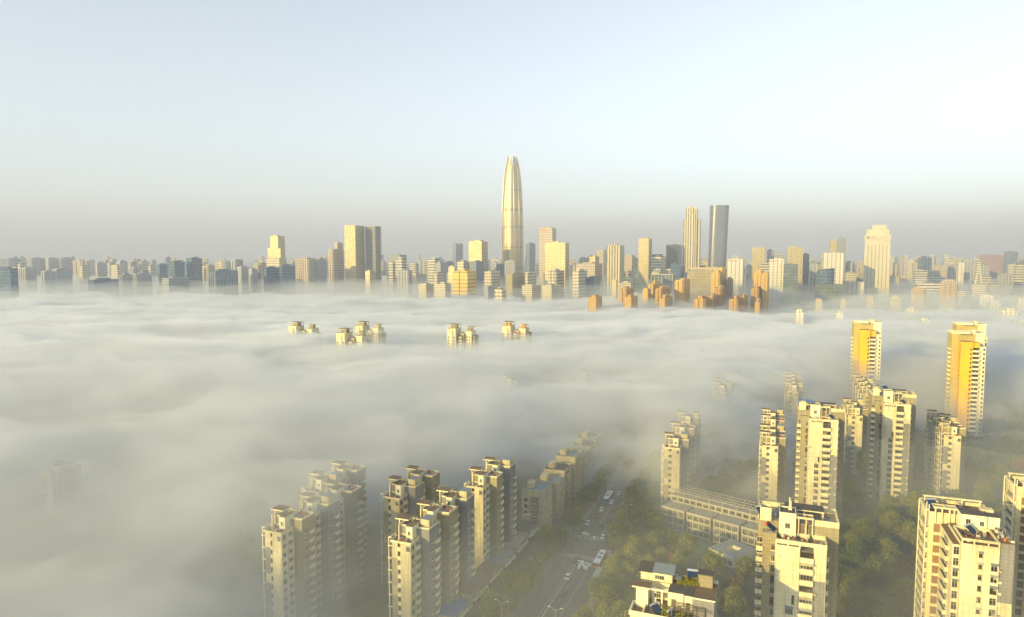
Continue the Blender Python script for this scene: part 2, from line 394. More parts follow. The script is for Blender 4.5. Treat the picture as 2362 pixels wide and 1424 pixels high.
def make_wing_tower(x, y, label, near=True):
    """tower whose left wing stands back behind brown panelled bays"""
    r = empty('apartment_tower', x, y, 0, -G, label, 'apartment tower', 'cream apartment towers on the right')
    H = 49.6
    b = MB()
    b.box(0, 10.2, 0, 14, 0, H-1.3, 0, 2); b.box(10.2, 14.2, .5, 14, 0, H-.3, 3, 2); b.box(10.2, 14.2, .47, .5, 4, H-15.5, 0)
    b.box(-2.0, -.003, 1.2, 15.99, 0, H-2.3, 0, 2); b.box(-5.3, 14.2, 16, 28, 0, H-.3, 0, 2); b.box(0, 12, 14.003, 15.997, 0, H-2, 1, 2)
    b.build('wall', [M['cream'], M['tan'], M['roof2'], M['grey']], r)
    b = MB(); parapet(b, 0, 10.2, .003, 9, H-.6, .6, .35); 
    for a, c in ((0, .35), (3.2, 3.6), (7.0, 7.4), (9.8, 10.2)): b.box(a, c, .06, .4, H-1.3, H-.603)
    parapet(b, -5.3, 14.2, 16.003, 28, H-.297, .9, .3)
    b.build('parapet', M['cream'], r)
    b = MB(); b.box(2.2, 9.4, 9.3, 13.6, H-1.3, H+3.1, 0, 1); b.box(9.41, 13.2, 9.9, 13.5, H-.3, H+2.9, 0, 1)
    p = b.build('penthouse', [M['white'], M['roof']], r)
    link('window', window_mesh(1.4, 1.6, 2), p, (4.2, 9.3, H+.4)); link('window', window_mesh(1.3, 1.3, 2), p, (8.0, 9.3, H+.4))
    f = MB()
    for cx in (-3.6, -1.6, 0.6, 2.0): f.box(cx-.2, cx+.2, 15.4, 15.8, H-2.3, H+1.9)
    f.box(-4.2, 3, 15.3, 15.9, H+1.903, H+2.35); f.box(-4.2, 3, 18, 18.4, H+1.903, H+2.3)
    for cx in (-3.9, -.6, 2.7): f.box(cx-.2, cx+.2, 15.9, 18, H+1.91, H+2.25)
    for a in (-4.5, 1, 7, 12.5): f.box(a-.2, a+.2, 26, 26.4, H-.3, H+1.6)
    f.box(-5, 13, 25.9, 26.5, H+1.603, H+2.0)
    f.build('roof_pergola', M['cream'], r)
    t = MB()
    for i in range(3):
        for j in range(2):
            for k in range(2):
                t.box(9.6+i*1.15, 10.72+i*1.15, 15.0+j*1.15, 16.12+j*1.15, H+.9+k*1.15, H+2.02+k*1.15)
    for i in range(3):
        for k in range(2):
            cx, cz = 10.16+i*1.15, H+1.46+k*1.15
            for q in range(8):
                a0, a1 = q*math.pi/4, (q+1)*math.pi/4
                t.quad([(cx, 14.8, cz), (cx+.38*math.cos(a0), 14.998, cz+.38*math.sin(a0)), (cx+.38*math.cos(a1), 14.998, cz+.38*math.sin(a1))], 0)
    for a in (9.8, 11.4, 12.8): t.box(a-.1, a+.1, 15, 17.2, H-.3, H+.9)
    t.build('water_tank', M['cream'], r)
    b = MB(); bb = MB()
    for k in range(17):
        z = .8+k*FH
        if z+2.6 > H-1: break
        bb.box(-3.8, -2.0, 15.6, 15.997, z+.5, z+FH-.25)
        b.box(-3.9, -2.0, 15.1, 15.997, z-.2, z+.5)
        bal(r, -5.3, 21.5, z, 9.5, .65, '-X', 1.0)
        win(r, -5.3, 21.5, z+1.05, 6.5, 1.4, '-X', n=5)
        win(r, -1.05, 1.2, z+.35, 1.6, 2.1, n=2)
        bal(r, -2.0, 8.0, z, 6.5, 1.1, '-X', 1.0); win(r, -2.0, 8.0, z+1.05, 5.0, 1.4, '-X', n=4)
        win(r, 5.2, 0, z+.9, .95, 1.35, n=2, fm='dframe')
        if k < 15: win(r, 8.9, 0, z+.6, 1.8, 1.9, n=2, fm=('frame', 'dframe')[k % 3 == 0])
        bal(r, 14.2, 6, z, 3.5, 1.0, '+X')
    b.build('floor_slab', M['cream'], r); bb.build('brown_panel', M['brown'], r)
    fr = MB()
    fr.box(-6.3, -6.0, 16.6, 16.9, 0, H+.6); fr.box(-6.3, -6.0, 26, 26.3, 0, H+.6); fr.box(-6.3, -5.3, 16.6, 16.9, H+.603, H+.9); fr.box(-6.3, -5.3, 26, 26.3, H+.603, H+.9); fr.box(-6.3, -6.0, 16.9, 26, H+.61, H+.89)
    fr.build('balcony_frame', M['white'], r)
    pipe = MB(); pipe.bar((4.5, -.08, 0), (4.5, -.08, H-6), .06, 0, 5); pipe.bar((10.05, -.08, 0), (10.05, -.08, H-3), .07, 0, 5); pipe.build('drainpipe', M['frame'], r)
    a = MB(); rn = random.Random(9)
    for _ in range(18):
        z = .8+rn.randrange(16)*FH; a.box(10.3, 11.15, .1, .45, z+.5, z+1.05)
    tag(a.build('air_conditioner', M['white'], r), kind='stuff')
    a = MB(); a.bar((-5.9, 17, H), (-5.9, 17, H+3), .16); a.bar((-5.2, 16.8, H), (-5.2, 16.8, H+2.4), .16); a.build('antenna_mast', M['white'], r)
    awnings(r, [(8.9, 0, .8+k*FH+2.75, 2.1) for k in range(15)]+[(5.2, 0, .8+k*FH+2.5, 1.2) for k in range(16)]+[(-1.05, 1.2, .8+k*FH+2.7, 1.7) for k in range(15)], 71)
    roof_clutter(r, [(1, 9, 1, 8, H-1.25), (-5, 13, 17, 27, H-.28), (10.6, 13.6, 1, 9, H-.28)], 72, 50)
    return r

# ------------------------------------------------------------------ eleven-storey stepped unit of the terraces
def make_step_unit(light=False, var=0):
    r = empty('stepped_apartment_block', 0, 0, 0, -G, None, 'apartment block')
    H = 32.6; HR = 35.6
    b = MB()
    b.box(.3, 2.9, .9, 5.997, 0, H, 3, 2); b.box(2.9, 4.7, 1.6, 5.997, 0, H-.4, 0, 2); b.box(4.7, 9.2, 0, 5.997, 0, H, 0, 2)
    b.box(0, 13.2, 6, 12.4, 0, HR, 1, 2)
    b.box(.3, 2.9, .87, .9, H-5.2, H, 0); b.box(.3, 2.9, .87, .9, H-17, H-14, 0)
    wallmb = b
    b = MB(); parapet(b, .3, 9.2, -.003, 6, H+.003, .7, .2); parapet(b, -.003, 13.2, 6.01, 12.4, HR+.003, .5, .3); b.build('parapet', [M['cream']], r)
    if var:
        b = MB(); b.box(8.6, 12.4, 7.2, 11.4, HR, HR+2.6, 0, 1); b.build('roof_shed', [M['cream2'], M['bluegrey']], r)
    b = MB(); b.box(4.9, 7.7, 3.2, 7.6, H, H+4.2, 0, 1); b.box(4.7, 7.9, 3.0, 7.8, H+4.203, H+4.4, 0, 1)
    p = b.build('penthouse', [M['white'], M['roof2']], r); link('window', window_mesh(1.1, 1.2, 2), p, (6.3, 3.2, H+1.6))
    b = MB(); b.box(-1.2, 4.6, 5.2, 9.2, HR+2.2, HR+2.6, 0, 1); b.box(2.6, 2.9, 2.2, 5.2, HR+1.9, HR+2.2)
    b.box(2.55, 2.95, 1.9, 2.3, H, HR+2.2); b.box(.2, .6, 5.5, 5.9, H, HR+2.2); b.box(.2, .6, 8.5, 8.9, HR, HR+2.2); b.box(3.9, 4.3, 8.5, 8.9, HR, HR+2.2)
    b.build('roof_canopy', [M['cream'], M['roof2']], r)
    b = MB()                                                   # free-standing frame on the left flank
    b.box(-1.1, -.8, .7, 1.0, 0, H+1); b.box(-1.1, -.8, 4.7, 5.0, 0, H+1); b.box(-1.1, -.8, 1.0, 4.7, H+.7, H+.997); b.box(-1.1, .297, .7, 1.0, H+1.003, H+1.3)
    for k in range(8): z = 3.5+k*FH*1.35; b.box(-.797, .297, .72, .98, z, z+.3); b.box(-1.5, -1.103, .72, .98, z, z+.3)
    b.build('balcony_frame', M['white'], r)
    if light: LIGHT['mb'] = wallmb
    rq = random.Random(60+var)
    for k in range(11):
        fr_ = 'dframe' if rq.random() < .35 else 'frame'
        z = .9+k*FH
        if z+2.2 > H: break
        bal(r, 3.8, 1.6, z, 1.8, .9); win(r, 3.8, 1.4, z+1.15, 1.6, 1.4, n=2, fm=fr_)
        win(r, 9.2, 1.3, z+.8, 1.5, 1.4, '+X', fm=fr_); bal(r, 9.2, 4.2, z, 2.2, .8, '+X')
        win(r, 13.2, 8.0, z+.8, 1.6, 1.4, '+X'); bal(r, 13.2, 10.7, z, 2.2, .8, '+X')
        win(r, 9.2, 4.2, z+1.1, 1.8, 1.2, '+X')
        bal(r, 0, 9, z, 3.4, .9, '-X')
    win(r, 8.1, 0, H-2.2, 1.7, 1.7, n=3)
    LIGHT['mb'] = None
    wallmb.build('wall', [M['cream2' if var else 'cream'], M['grey' if var else 'tan'], M['roof' if var else 'deck'], M['tan' if var else 'grey'], M['frame'], M['glass']], r)
    roof_clutter(r, [(1, 8, 1, 3, H+.02), (5, 12.4, 7.8, 11.6, HR+.02)], 81+var, 20)
    return r

# ------------------------------------------------------------------ yellow and white tower rising through the fog
def make_yellow_tower(x, y, H, label, light=False):
    r = empty('yellow_apartment_tower', x, y, 0, -G, label, 'apartment tower', 'tall yellow and white apartment towers')
    b = MB(); b.box(0, 23, 7, 20, 0, H-1, 1, 3); b.box(4.6, 13, 0, 6.997, 0, H-5.5, 2, 3); b.box(13, 18, 1.4, 6.997, 0, H-6.0, 2, 3); b.box(18, 22.6, 2.2, 6.997, 0, H-8.5, 0, 3)
    b.box(16.5, 23, 6.9, 7, H-9, H-1.003, 0)
    wallmb = b
    b = MB(); parapet(b, -.4, 23.4, 6.6, 20.4, H-.997, 1.0, .5); b.box(4.2, 12, 4, 9, H-.9, H+.6); b.build('parapet', M['white'], r)
    b = MB(); b.box(13.5, 16.5, 7.5, 12, H-1, H+2, 0); b.build('stair_house', M['cream'], r)
    if light: LIGHT['mb'] = wallmb
    for k in range(int((H-9)/FH)):
        z = 1+k*FH
        bal(r, 15.5, 1.4, z, 5.0, 1.3, mt='white'); win(r, 15.5, 1.4, z+1.1, 4.4, 1.6, n=4, fm='dframe')
        win(r, 11.7, 0, z+.9, 1.1, 1.3, fm='dframe')
        win(r, 4.6, 2.2, z+.9, 1.2, 1.3, '-X', fm='dframe')
        bal(r, 0, 11.5, z, 4.5, 1.2, '-X', mt='white')
        win(r, 21.4, 2.2, z+.9, 1.2, 1.4, fm='dframe'); bal(r, 23.0, 12, z, 3.5, 1.0, '+X', mt='white')
    LIGHT['mb'] = None
    wallmb.build('wall', [M['white'], M['ochre'], M['yellow'], M['roof2'], M['dframe'], M['glass']], r)
    return r

# front-left corner of main bay is local (5.4,0); roof edge height 49.6
SX = .8
def place_slab(px, py, label, variant, near=False):
    x, y = P(px, py, 49.6); x -= W.x*5.4*SX; y -= W.y*5.4*SX
    r = make_slab_tower(x, y, label, variant, near); r.scale.x = SX; return r
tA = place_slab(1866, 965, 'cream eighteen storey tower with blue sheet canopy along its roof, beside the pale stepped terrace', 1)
tB = place_slab(2038, 930, 'cream eighteen storey tower with stacked corner balconies, right of the blue roofed tower', 0)
tC = place_slab(1789, 1243, 'nearest cream tower with black roofed penthouse, pipe mast and red heater on its terrace', 0, True)
x, y = P(2219, 1241, 49.6); tD = make_wing_tower(x, y, 'cream tower with brown panelled bays and a cubic water tank on the roof'); tD.scale.x = SX
x, y = P(2347, 1127, 49.6); x -= W.x*-5.3*SX+U.x*16; y -= W.y*-5.3*SX+U.y*16
tD3 = make_wing_tower(x, y, 'cream tower cut off by the right edge, its flank of framed balconies showing'); tD3.scale.x = SX

x, y = P(1970, 742, 72); make_yellow_tower(x-U.x*7, y-U.y*7, 72, 'tall yellow and white tower standing alone with its foot in fog').scale.x = SX
x, y = P(2197, 766, 71); make_yellow_tower(x-U.x*7, y-U.y*7, 71, 'front one of the two overlapping yellow and white towers at right').scale.x = SX
x, y = P(2207, 746, 72); make_yellow_tower(x-U.x*7, y-U.y*7, 72, 'yellow and white tower half hidden behind its twin at right', True).scale.x = SX

for t_, lx, ly, lz, rr, lab in ((tC, 1.6, 5.6, 53.2, .5, 'small tilted solar heater on left stair house of the nearest cream tower'),
        (tC, 5.3, 4.6, 49.7, 1.2, 'red tanked solar heater on the left terrace of the nearest cream tower'),
        (tD, 5.0, 5.0, 49.2, .9, 'blue solar heater on the front terrace below the water tank'),
        (tD, -3.2, 19.5, 50.3, .2, 'blue solar heater on the rear roof beside the two short masts'),
        (tA, 18.0, 3.0, 49.3, 1.0, 'solar heater on the front terrace of the tower with blue sheet canopy'),
        (tB, 17.5, 3.4, 49.3, .8, 'solar heater on the front terrace of tower with stacked corner balconies'),
        (tB, 8.5, 12.5, 54.2, .3, 'solar heater high on the rear canopy of tower with stacked corner balconies')):
    xx, yy = local(t_, lx, ly); h_ = solar_heater(xx, yy, lz, -G+rr, lab, 1.15)
    if 'red' in lab:
        for ch in KIDS[h_.name]:
            if ch.name.startswith('tank'): ch.data = ch.data.copy(); ch.data.materials.clear(); ch.data.materials.append(M['red'])

# ------------------------------------------------------------------ roof terrace tower at the bottom edge
def roof_garden_tower():
    x, y = P(1462, 1414, 42)
    x -= W.x*1.0; y -= W.y*1.0
    r = empty('roof_garden_tower', x, y, 0, -G, 'nearest rooftop at bottom edge with garden terrace, blue grey sheet roof and penthouses', 'apartment tower', 'cream apartment towers on the right'); r.scale = (.9, .78, 1)
    H = 42.0
    b = MB(); b.box(0, 3.2, 1, 14, 0, H-1, 0, 1); b.box(3.2, 14.5, 0, 12, 0, H-.6, 0, 1); b.box(14.5, 19.6, 5.5, 17, 0, H+3.4, 2, 1); b.box(1.2, 14.497, 12.003, 17, 0, H+3.4, 0, 1)
    b.build('wall', [M['cream'], M['roof2'], M['grey']], r)
    b = MB(); parapet(b, -.3, 3.2, 1, 7, H-.997, 1.0, .3); b.box(3.2, 14.5, 0, .25, H-.597, H+.4); b.box(14.5, 19.8, 5.3, 5.6, H+3.403, H+3.7); b.box(8, 19.8, 16.8, 17.1, H+3.403, H+4.1)
    b.build('parapet', M['white'], r)
    b = MB(); b.box(.6, 3.6, 6.2, 9.5, H-1, H+3.6, 0, 1); b.box(-.4, 4.2, 5.8, 9.7, H+3.603, H+3.95, 0, 1)
    b.box(4.21, 5.3, 8.8, 9.4, H-.6, H+3.2); b.box(6.8, 7.2, 6.4, 6.8, H-.6, H+3.4); b.box(4.21, 8.3, 6.3, 6.9, H+3.403, H+3.8)
    p = b.build('porch', [M['white'], M['roof2']], r)
    b = MB(); b.box(8.4, 12.2, 6.8, 11.9, H-.6, H+3.5, 0, 1); b.box(12.5, 14.4, 6.2, 11.9, H-.6, H+3.5, 0, 1)
    p = b.build('penthouse', [M['white'], M['roof']], r)
    d = MB(); d.box(9.3, 10.4, 6.74, 6.8, H-.5, H+2.0); d.build('door', M['dframe'], p); d = MB(); d.box(12.9, 13.9, 6.14, 6.2, H-.5, H+2.0); d.build('door', M['dframe'], p)
    link('window', window_mesh(2.2, 1.1, 4), r, (5.9, 8.78, H+.9))
    b = MB(); b.box(.8, 8.8, 12.4, 16.6, H+3.4, H+5.4, 0); p = b.build('attic', M['cream'], r); link('window', window_mesh(2.4, 1.0, 4), p, (5.6, 12.4, H+3.9))
    b = MB(); b.quad([(.2, 12, H+5.45), (3.8, 12, H+5.45), (3.8, 17, H+6.3), (.2, 17, H+6.3)], 0); b.box(.2, 3.8, 12, 12.1, H+5.3, H+5.44, 0)
    b.build('dark_sheet_roof', M['roof'], r)
    b = MB(); b.quad([(3.83, 12, H+5.45), (9.2, 12, H+5.45), (9.2, 17, H+6.3), (3.83, 17, H+6.3)], 0); b.box(9.21, 11, 13, 15, H+4.4, H+4.5)
    for k in range(18): b.box(4+k*.29, 4.06+k*.29, 12.02, 12.2, H+5.46, H+5.52)
    b.build('sheet_roof', M['bluegrey'], r)
    b = MB(); b.box(15.2, 18.6, 13.5, 16.6, H+3.4, H+6.2, 1, 0); b.box(15.0, 18.8, 13.3, 16.8, H+6.203, H+6.45, 0); b.build('roof_shed', [M['roof'], M['tan']], r)
    b = MB()
    for a in (10, 12.5, 15.5, 17.5): b.box(a-.12, a+.12, 1.2, 1.4, H-.6, H+1.8); b.box(a-.1, a+.1, 5.2, 5.35, H-.6, H+1.8)
    for a in (1.2, 2.6, 4.0, 5.2): b.box(9.5, 17.5, a, a+.12, H+1.803, H+1.95)
    b.build('timber_pergola', M['dframe'], r)
    b = MB(); rn = random.Random(3)
    for _ in range(2600):
        cx, cy_ = (rn.uniform(7.5, 14), rn.uniform(.6, 6)) if rn.random() < .6 else (rn.uniform(10, 15), rn.uniform(12.6, 16.4))
        z0 = (H-.5 if cy_ < 8 else H+3.4)+abs(rn.gauss(0, .45)); s = .16; a = rn.uniform(0, 6.28)
        dx, dy = s*math.cos(a), s*math.sin(a); b.quad([(cx-dx, cy_-dy, z0), (cx+dx, cy_+dy, z0+.05), (cx+dx*.4, cy_+dy*.4, z0+.25), (cx-dx, cy_-dy, z0+.18)], 0)
    g = b.build('roof_planting', M['leaf_a'], r); tag(g, kind='stuff')
    b = MB(); b.box(5.4, 6.2, 8.2, 8.7, H-.55, H+.1); b.build('air_conditioner', M['white'], r)
    for lx, ly, lz, rr, lab in ((7.2, 2.4, H-.55, 1.0, 'left solar heater standing in the roof garden at bottom edge'), (11.5, 1.5, H-.55, 1.2, 'right solar heater beside the white pipe in roof garden at bottom edge'), (13.5, 12.6, H+3.5, .1, 'solar heater behind the penthouses on the roof garden tower')):
        xx, yy = local(r, lx, ly); solar_heater(xx, yy, lz, -G+rr, lab, 1.1)

# ------------------------------------------------------------------ foliage
def leaf_mat(name, a, b_, c):
    m, t, b = new_mat(name); oi = N(t, 'ShaderNodeObjectInfo'); geo = N(t, 'ShaderNodeNewGeometry')
    n1 = noise_tex(t, geo.outputs['Position'], .5, 3)
    f = math_node(t, 'ADD', math_node(t, 'MULTIPLY', oi.outputs['Random'], .6), math_node(t, 'MULTIPLY', n1, .5))
    t.links.new(ramp(t, f, [(.15, a), (.55, b_), (.95, c)]), b.inputs['Base Color']); b.inputs['Roughness'].default_value = .8
    b.inputs['Specular IOR Level'].default_value = .15
    return m
M['leaf_a'] = leaf_mat('green_leaves', (.1, .125, .02), (.18, .19, .025), (.28, .25, .03))
M['leaf_b'] = leaf_mat('autumn_leaves', (.16, .1, .02), (.22, .11, .025), (.26, .1, .025))
M['leaf_c'] = leaf_mat('dark_leaves', (.06, .09, .022), (.1, .13, .025), (.16, .17, .03))
def crown_mesh(seed, rx, h, mat, n=2600):
    rn = random.Random(seed); b = MB(); lobes = []
    for i in range(13):
        a = rn.uniform(0, 6.28); q = rn.uniform(0, .62)*rx; lobes.append((q*math.cos(a), q*math.sin(a), h*rn.uniform(.35, .85), rx*rn.uniform(.28, .5)))
    lobes.append((0, 0, h*.85, rx*.4))
    for _ in range(n):
        lx, ly, lz, lr = rn.choice(lobes)
        v = Vector((rn.gauss(0, 1), rn.gauss(0, 1), rn.gauss(0, 1))).normalized()
        p = Vector((lx, ly, lz))+v*lr*rn.uniform(.55, 1.08)
        s = rn.uniform(.18, .42); t1 = Vector((rn.gauss(0, 1), rn.gauss(0, 1), rn.gauss(0, .6))).normalized(); t2 = (v+Vector((rn.gauss(0, .5), rn.gauss(0, .5), rn.gauss(0, .5)))).cross(t1).normalized()
        b.quad([p-t1*s, p-t2*s*.6, p+t1*s, p+t2*s*.6], 0)
    return b.mesh('crown', [mat])
def trunk_mesh(seed, h, rx):
    rn = random.Random(seed); b = MB(); b.bar((0, 0, -.1), (.1, .05, h*.45), .26, 0, 7, .17)
    for i in range(6):
        a = i*1.05+rn.uniform(-.3, .3); b.bar((.1, .05, h*(.3+.02*i)), (rx*.6*math.cos(a), rx*.6*math.sin(a), h*rn.uniform(.55, .8)), .11, 0, 5, .04)
    return b.mesh('trunk', [M['trunk']])
CROWNS = {}
for kind, mt, n_ in (('green', 'leaf_a', 4), ('autumn', 'leaf_b', 2), ('dark', 'leaf_c', 3)):
    CROWNS[kind] = [(crown_mesh(s*7+len(kind), 4.2+.5*s, 8.5+.6*s, M[mt]), trunk_mesh(s, 8.5+.6*s, 4.2)) for s in range(n_)]
TREES = []
TREE_LABEL = {'green': 'green leafy street tree with a rounded uneven crown', 'autumn': 'tree with rust and orange autumn foliage', 'dark': 'dark evergreen tree with a dense crown'}
def tree(x, y, kind, s=1.0, label=None, group=None):
    cm, tm = RND.choice(CROWNS[kind])
    r = empty({'green': 'street_tree', 'autumn': 'autumn_tree', 'dark': 'evergreen_tree'}[kind], x, y, 0, RND.uniform(0, 6.28), label or TREE_LABEL[kind], 'tree', group or {'green': 'green trees between the towers', 'autumn': 'autumn coloured trees', 'dark': 'dark trees between the towers'}[kind])
    r.scale = (s, s, s*RND.uniform(.85, 1.15)); link('crown', cm, r); link('trunk', tm, r); TREES.append(r); return r
roof_garden_tower()

# ------------------------------------------------------------------ terraces of stepped blocks
def at_line(x0, y0, y):            # a point further along the street direction
    return x0+(y-y0)*math.tan(G), y
PROTO = {(l, v): make_step_unit(l, v) for l in (False, True) for v in (0, 1)}
used = set(); NST = [0]
def step(x, y, label, light=False, group=None, s=1.0):
    NST[0] += 1; k = (light, NST[0] % 2); pr = PROTO[k]
    o = pr if k not in used else copy_tree(pr)
    used.add(k); o.location = (x, y, 0); o.scale = (s*.8, s, s); tag(o, label, 'apartment block', group or 'stepped apartment blocks in the fog'); return o
SO = 5.4                            # the canopy corner stands this far up the block
def row(px, py, ys, labels, light=False, z=37.6):
    x, y = P(px, py, z); x -= -.96*W.x+5.2*U.x; y0 = y-(-.96*W.y+5.2*U.y)
    for dy, lab in zip(ys, labels):
        xx, yy = at_line(x, y0, y0+dy); step(xx, yy, lab, light)
row(912, 1199, (0, 13, 26), ('front block of the sunlit stepped terrace beside the shops, grey panel on its face', 'middle block of the sunlit stepped terrace beside the shops', 'rear block of the sunlit stepped terrace beside the shops'))
row(1081, 1085, (0, 13), ('front block of the terrace pair behind the sunlit terrace, low pale front roof', 'rear block of the terrace pair just behind the sunlit terrace'))
row(625, 1178, (0, 13, 26), ('front block of the left misty terrace, foot lost in fog', 'second block of the left misty terrace', 'third block of the left misty terrace, shrub on its roof'))
row(892, 1107, (0, 12.6), ('front block of the pale misty pair between the two long terraces', 'rear block of the pale misty pair between the two long terraces'))
row(712, 1095, (0, 13), ('nearer of two roofs barely showing behind the left misty terrace', 'farther of two roofs barely showing behind the left misty terrace'), True)
row(1530, 1003, (0, 21, 44), ('front block of the pale terrace right of the tree lined road', 'middle block of the pale terrace right of the tree lined road', 'rear block of the pale terrace right of the tree lined road'), True)
row(1752, 999, (0, 13, 34, 48), ('front block of the terrace left of the blue roofed tower, upper wall white', 'second block of the terrace left of the blue roofed tower', 'third block of the terrace left of the blue roofed tower', 'rearmost block of the terrace left of the blue roofed tower'), True)
row(1950, 935, (0, 14), ('front block of the shaded terrace between two cream towers', 'rear block of the shaded terrace between two cream towers'), True)
row(2168, 962, (0, 12, 26), ('front block of the sunlit terrace below the twin yellow towers', 'middle block of the sunlit terrace below the twin yellow towers', 'rear block of the sunlit terrace below the twin yellow towers'), True, 41)
row(1985, 893, (0, 14, 28, 42), ('white gabled front block sunk in fog below the lone yellow tower', 'second white block sunk in fog below the lone yellow tower', 'third white block sunk in fog below the lone yellow tower', 'rearmost white block sunk in fog below the lone yellow tower'), True)
row(1810, 884, (0, 14, 28, 42), ('front of the ghostly white blocks left of the lone yellow tower', 'second of the ghostly white blocks left of the lone yellow tower', 'third of the ghostly white blocks left of the lone yellow tower', 'last of the ghostly white blocks left of the lone yellow tower'), True)
row(1645, 884, (0, 14, 40), ('front ghostly block in thick fog above the pale road terrace', 'middle ghostly block in thick fog above the pale road terrace', 'rear ghostly block in thick fog above the pale road terrace'), True)
for px, py, lab in ((1158, 852, 'faint brownish rooftop in mid fog below the orange accented cluster'), (1040, 842, 'very faint rooftop in mid fog, left one below the clusters'), (1330, 840, 'faint rooftop in mid fog to the right of centre'), (1490, 838, 'faint pale rooftop low in the fog left of the ghostly blocks'), (110, 985, 'ghostly tower outline deep in the fog at far left')):
    row(px, py, (0,), (lab,), True, 40)
for o_ in COL.objects:
    if 'faint' in o_.get('label', '') and 'rooftop in mid' in o_.get('label', '') or 'faint pale rooftop low' in o_.get('label', ''): o_.scale = (.8, 1, .92)
    if 'ghostly tower outline' in o_.get('label', ''): o_.scale = (.8, 1, .6)

# ------------------------------------------------------------------ tower tops floating on the fog
def fog_top(px, py, label, accent='yellow', s=1.0, z=58.0):
    x, y = P(px, py, z)
    r = empty('fogbound_tower', x, y, 0, -G, label, 'apartment tower', 'tower tops floating on the fog'); H = z-4.5
    b = MB(); b.box(0, 11, 0, 12, 0, H, 0, 3); b.box(11, 19, 5, 14, 0, H-4.5, 2, 3); b.box(19, 27, 7, 18, 0, H-2.5, 0, 3); b.box(-1.5, -.003, 4, 12, 0, H-3, 2, 3); b.box(3.6, 7.4, -.9, -.003, 0, H-1, 0, 3); b.box(13, 17, 3.8, 4.997, 0, H-6.5, 0, 3); b.box(27, 30, 9, 18, 0, H-6, 1, 3)
    for k in range(17):
        zz = 2+k*FH
        if zz+2 > H-6: break
        for (cx, cy_, wd) in ((1.8, 0, 2), (9.2, 0, 2), (11.9, 5, 1.2), (21.5, 7, 1.6), (24.8, 7, 1.6)): b.add(window_mesh(wd, 1.5, 2), (cx, cy_, zz), 0, (4, 5))
        b.add(balcony_mesh(3.4, 1.1, 1.05, 'cream'), (15, 3.8, zz), 0, (0,)); b.add(window_mesh(2.6, 1.5, 3), (15, 3.75, zz+1.1), 0, (4, 5))
    b.build('wall', [M['cream'], M['tan'], M[accent], M['roof2'], M['frame'], M['glass']], r)
    b = MB(); parapet(b, 0, 11, 0.003, 12, H+.003, .9, .3); parapet(b, 19, 27, 7.003, 18, H-2.497, .8, .3); parapet(b, 11.003, 18.997, 5.003, 14, H-4.497, .8, .3); b.build('parapet', M['cream'], r)
    b = MB(); b.box(3, 8.5, 4, 10, H, H+3.6, 0); b.box(21, 25, 10, 15, H-2.5, H+1.2, 0); b.build('penthouse', M[accent], r)
    b = MB(); b.box(-.8, 11.4, 1.4, 12.2, H+4.0, H+4.5, 0, 1)
    for a in (0, 3.6, 7.2, 10.6): b.box(a, a+.4, 1.8, 2.2, H, H+4.0); b.box(a, a+.4, 11.4, 11.8, H, H+4.0)
    b.box(19, 27.4, 8.6, 16, H+1.5, H+1.9, 0, 1)
    for a in (19.3, 26.8): b.box(a, a+.3, 9, 9.3, H-2.5, H+1.5)
    b.build('roof_canopy', [M['cream'], M['roof2']], r); r.scale.x = .8
    return r
for px, py, ac, lab in ((665, 744, 'tan', 'leftmost canopied tower top standing out of the fog'), (775, 759, 'tan', 'lower left tower top of the overlapping pair on the fog'), (818, 743, 'cream2', 'rear tower top of the overlapping pair on the fog'), (1031, 749, 'tan', 'yellowish canopied tower top just left of the centre of the fog'), (1158, 743, 'orange', 'canopied tower top with orange accents in the centre of the fog')):
    fog_top(px, py, lab, ac)

# ------------------------------------------------------------------ ground, road, pavements
def structure(name, mb, mats): o = mb.build(name, mats); o['kind'] = 'structure'; return o
def ground_mat():
    m, t, b = new_mat('city_ground'); geo = N(t, 'ShaderNodeNewGeometry'); p = geo.outputs['Position']
    n1 = noise_tex(t, p, .012, 5, .6); n2 = noise_tex(t, p, .15, 5, .65)
    c1 = ramp(t, n2, [(.3, (.05, .055, .012)), (.5, (.1, .095, .03)), (.7, (.16, .14, .07))]); c2 = ramp(t, n1, [(.35, (.05, .06, .02)), (.6, (.12, .105, .075))])
    t.links.new(mix(t, .5, c1, c2), b.inputs['Base Color']); b.inputs['Roughness'].default_value = .95; return m
b = MB(); b.quad([(-30000, -600, 0), (30000, -600, 0), (30000, 30000, 0), (-30000, 30000, 0)]); structure('ground', b, ground_mat())
RX, RY = 36.4, 292.6
def road_pt(s, t): return (RX+U.x*s+W.x*t, RY+U.y*s+W.y*t)       # s along the road, t to its right
def strip(b, s0, s1, t0, t1, z, m=0): b.quad([(*road_pt(s0, t0), z), (*road_pt(s0, t1), z), (*road_pt(s1, t1), z), (*road_pt(s1, t0), z)], m)
def sbox(b, s0, s1, t0, t1, z0, z1, m=0):
    p = [road_pt(s0, t0), road_pt(s0, t1), road_pt(s1, t1), road_pt(s1, t0)]; b.prism(p, z0, z1, m)
b = MB(); strip(b, -260, 1400, -7.2, 7.2, .004); strip(b, -24, -10, -40, -7.2, .004); strip(b, -22, -14, 7.2, 60, .004); strip(b, -260, -24, 7.2, 13, .004); structure('road', b, M['asphalt'])
b = MB()
for t0, t1 in ((-11, -7.35), (7.35, 10.5)):
    for s0, s1 in ((-260, -26), (-8, 600)):
        q_ = 5.8 if (t0 > 0 and s0 < -100) else 0; sbox(b, s0, s1, t0+q_, t1+q_, 0, .13)
structure('pavement', b, M['paving'])
b = MB()
for t0 in (-3.4, 3.4):
    for k in range(90): strip(b, -200+k*9, -196.5+k*9, t0-.08, t0+.08, .008)
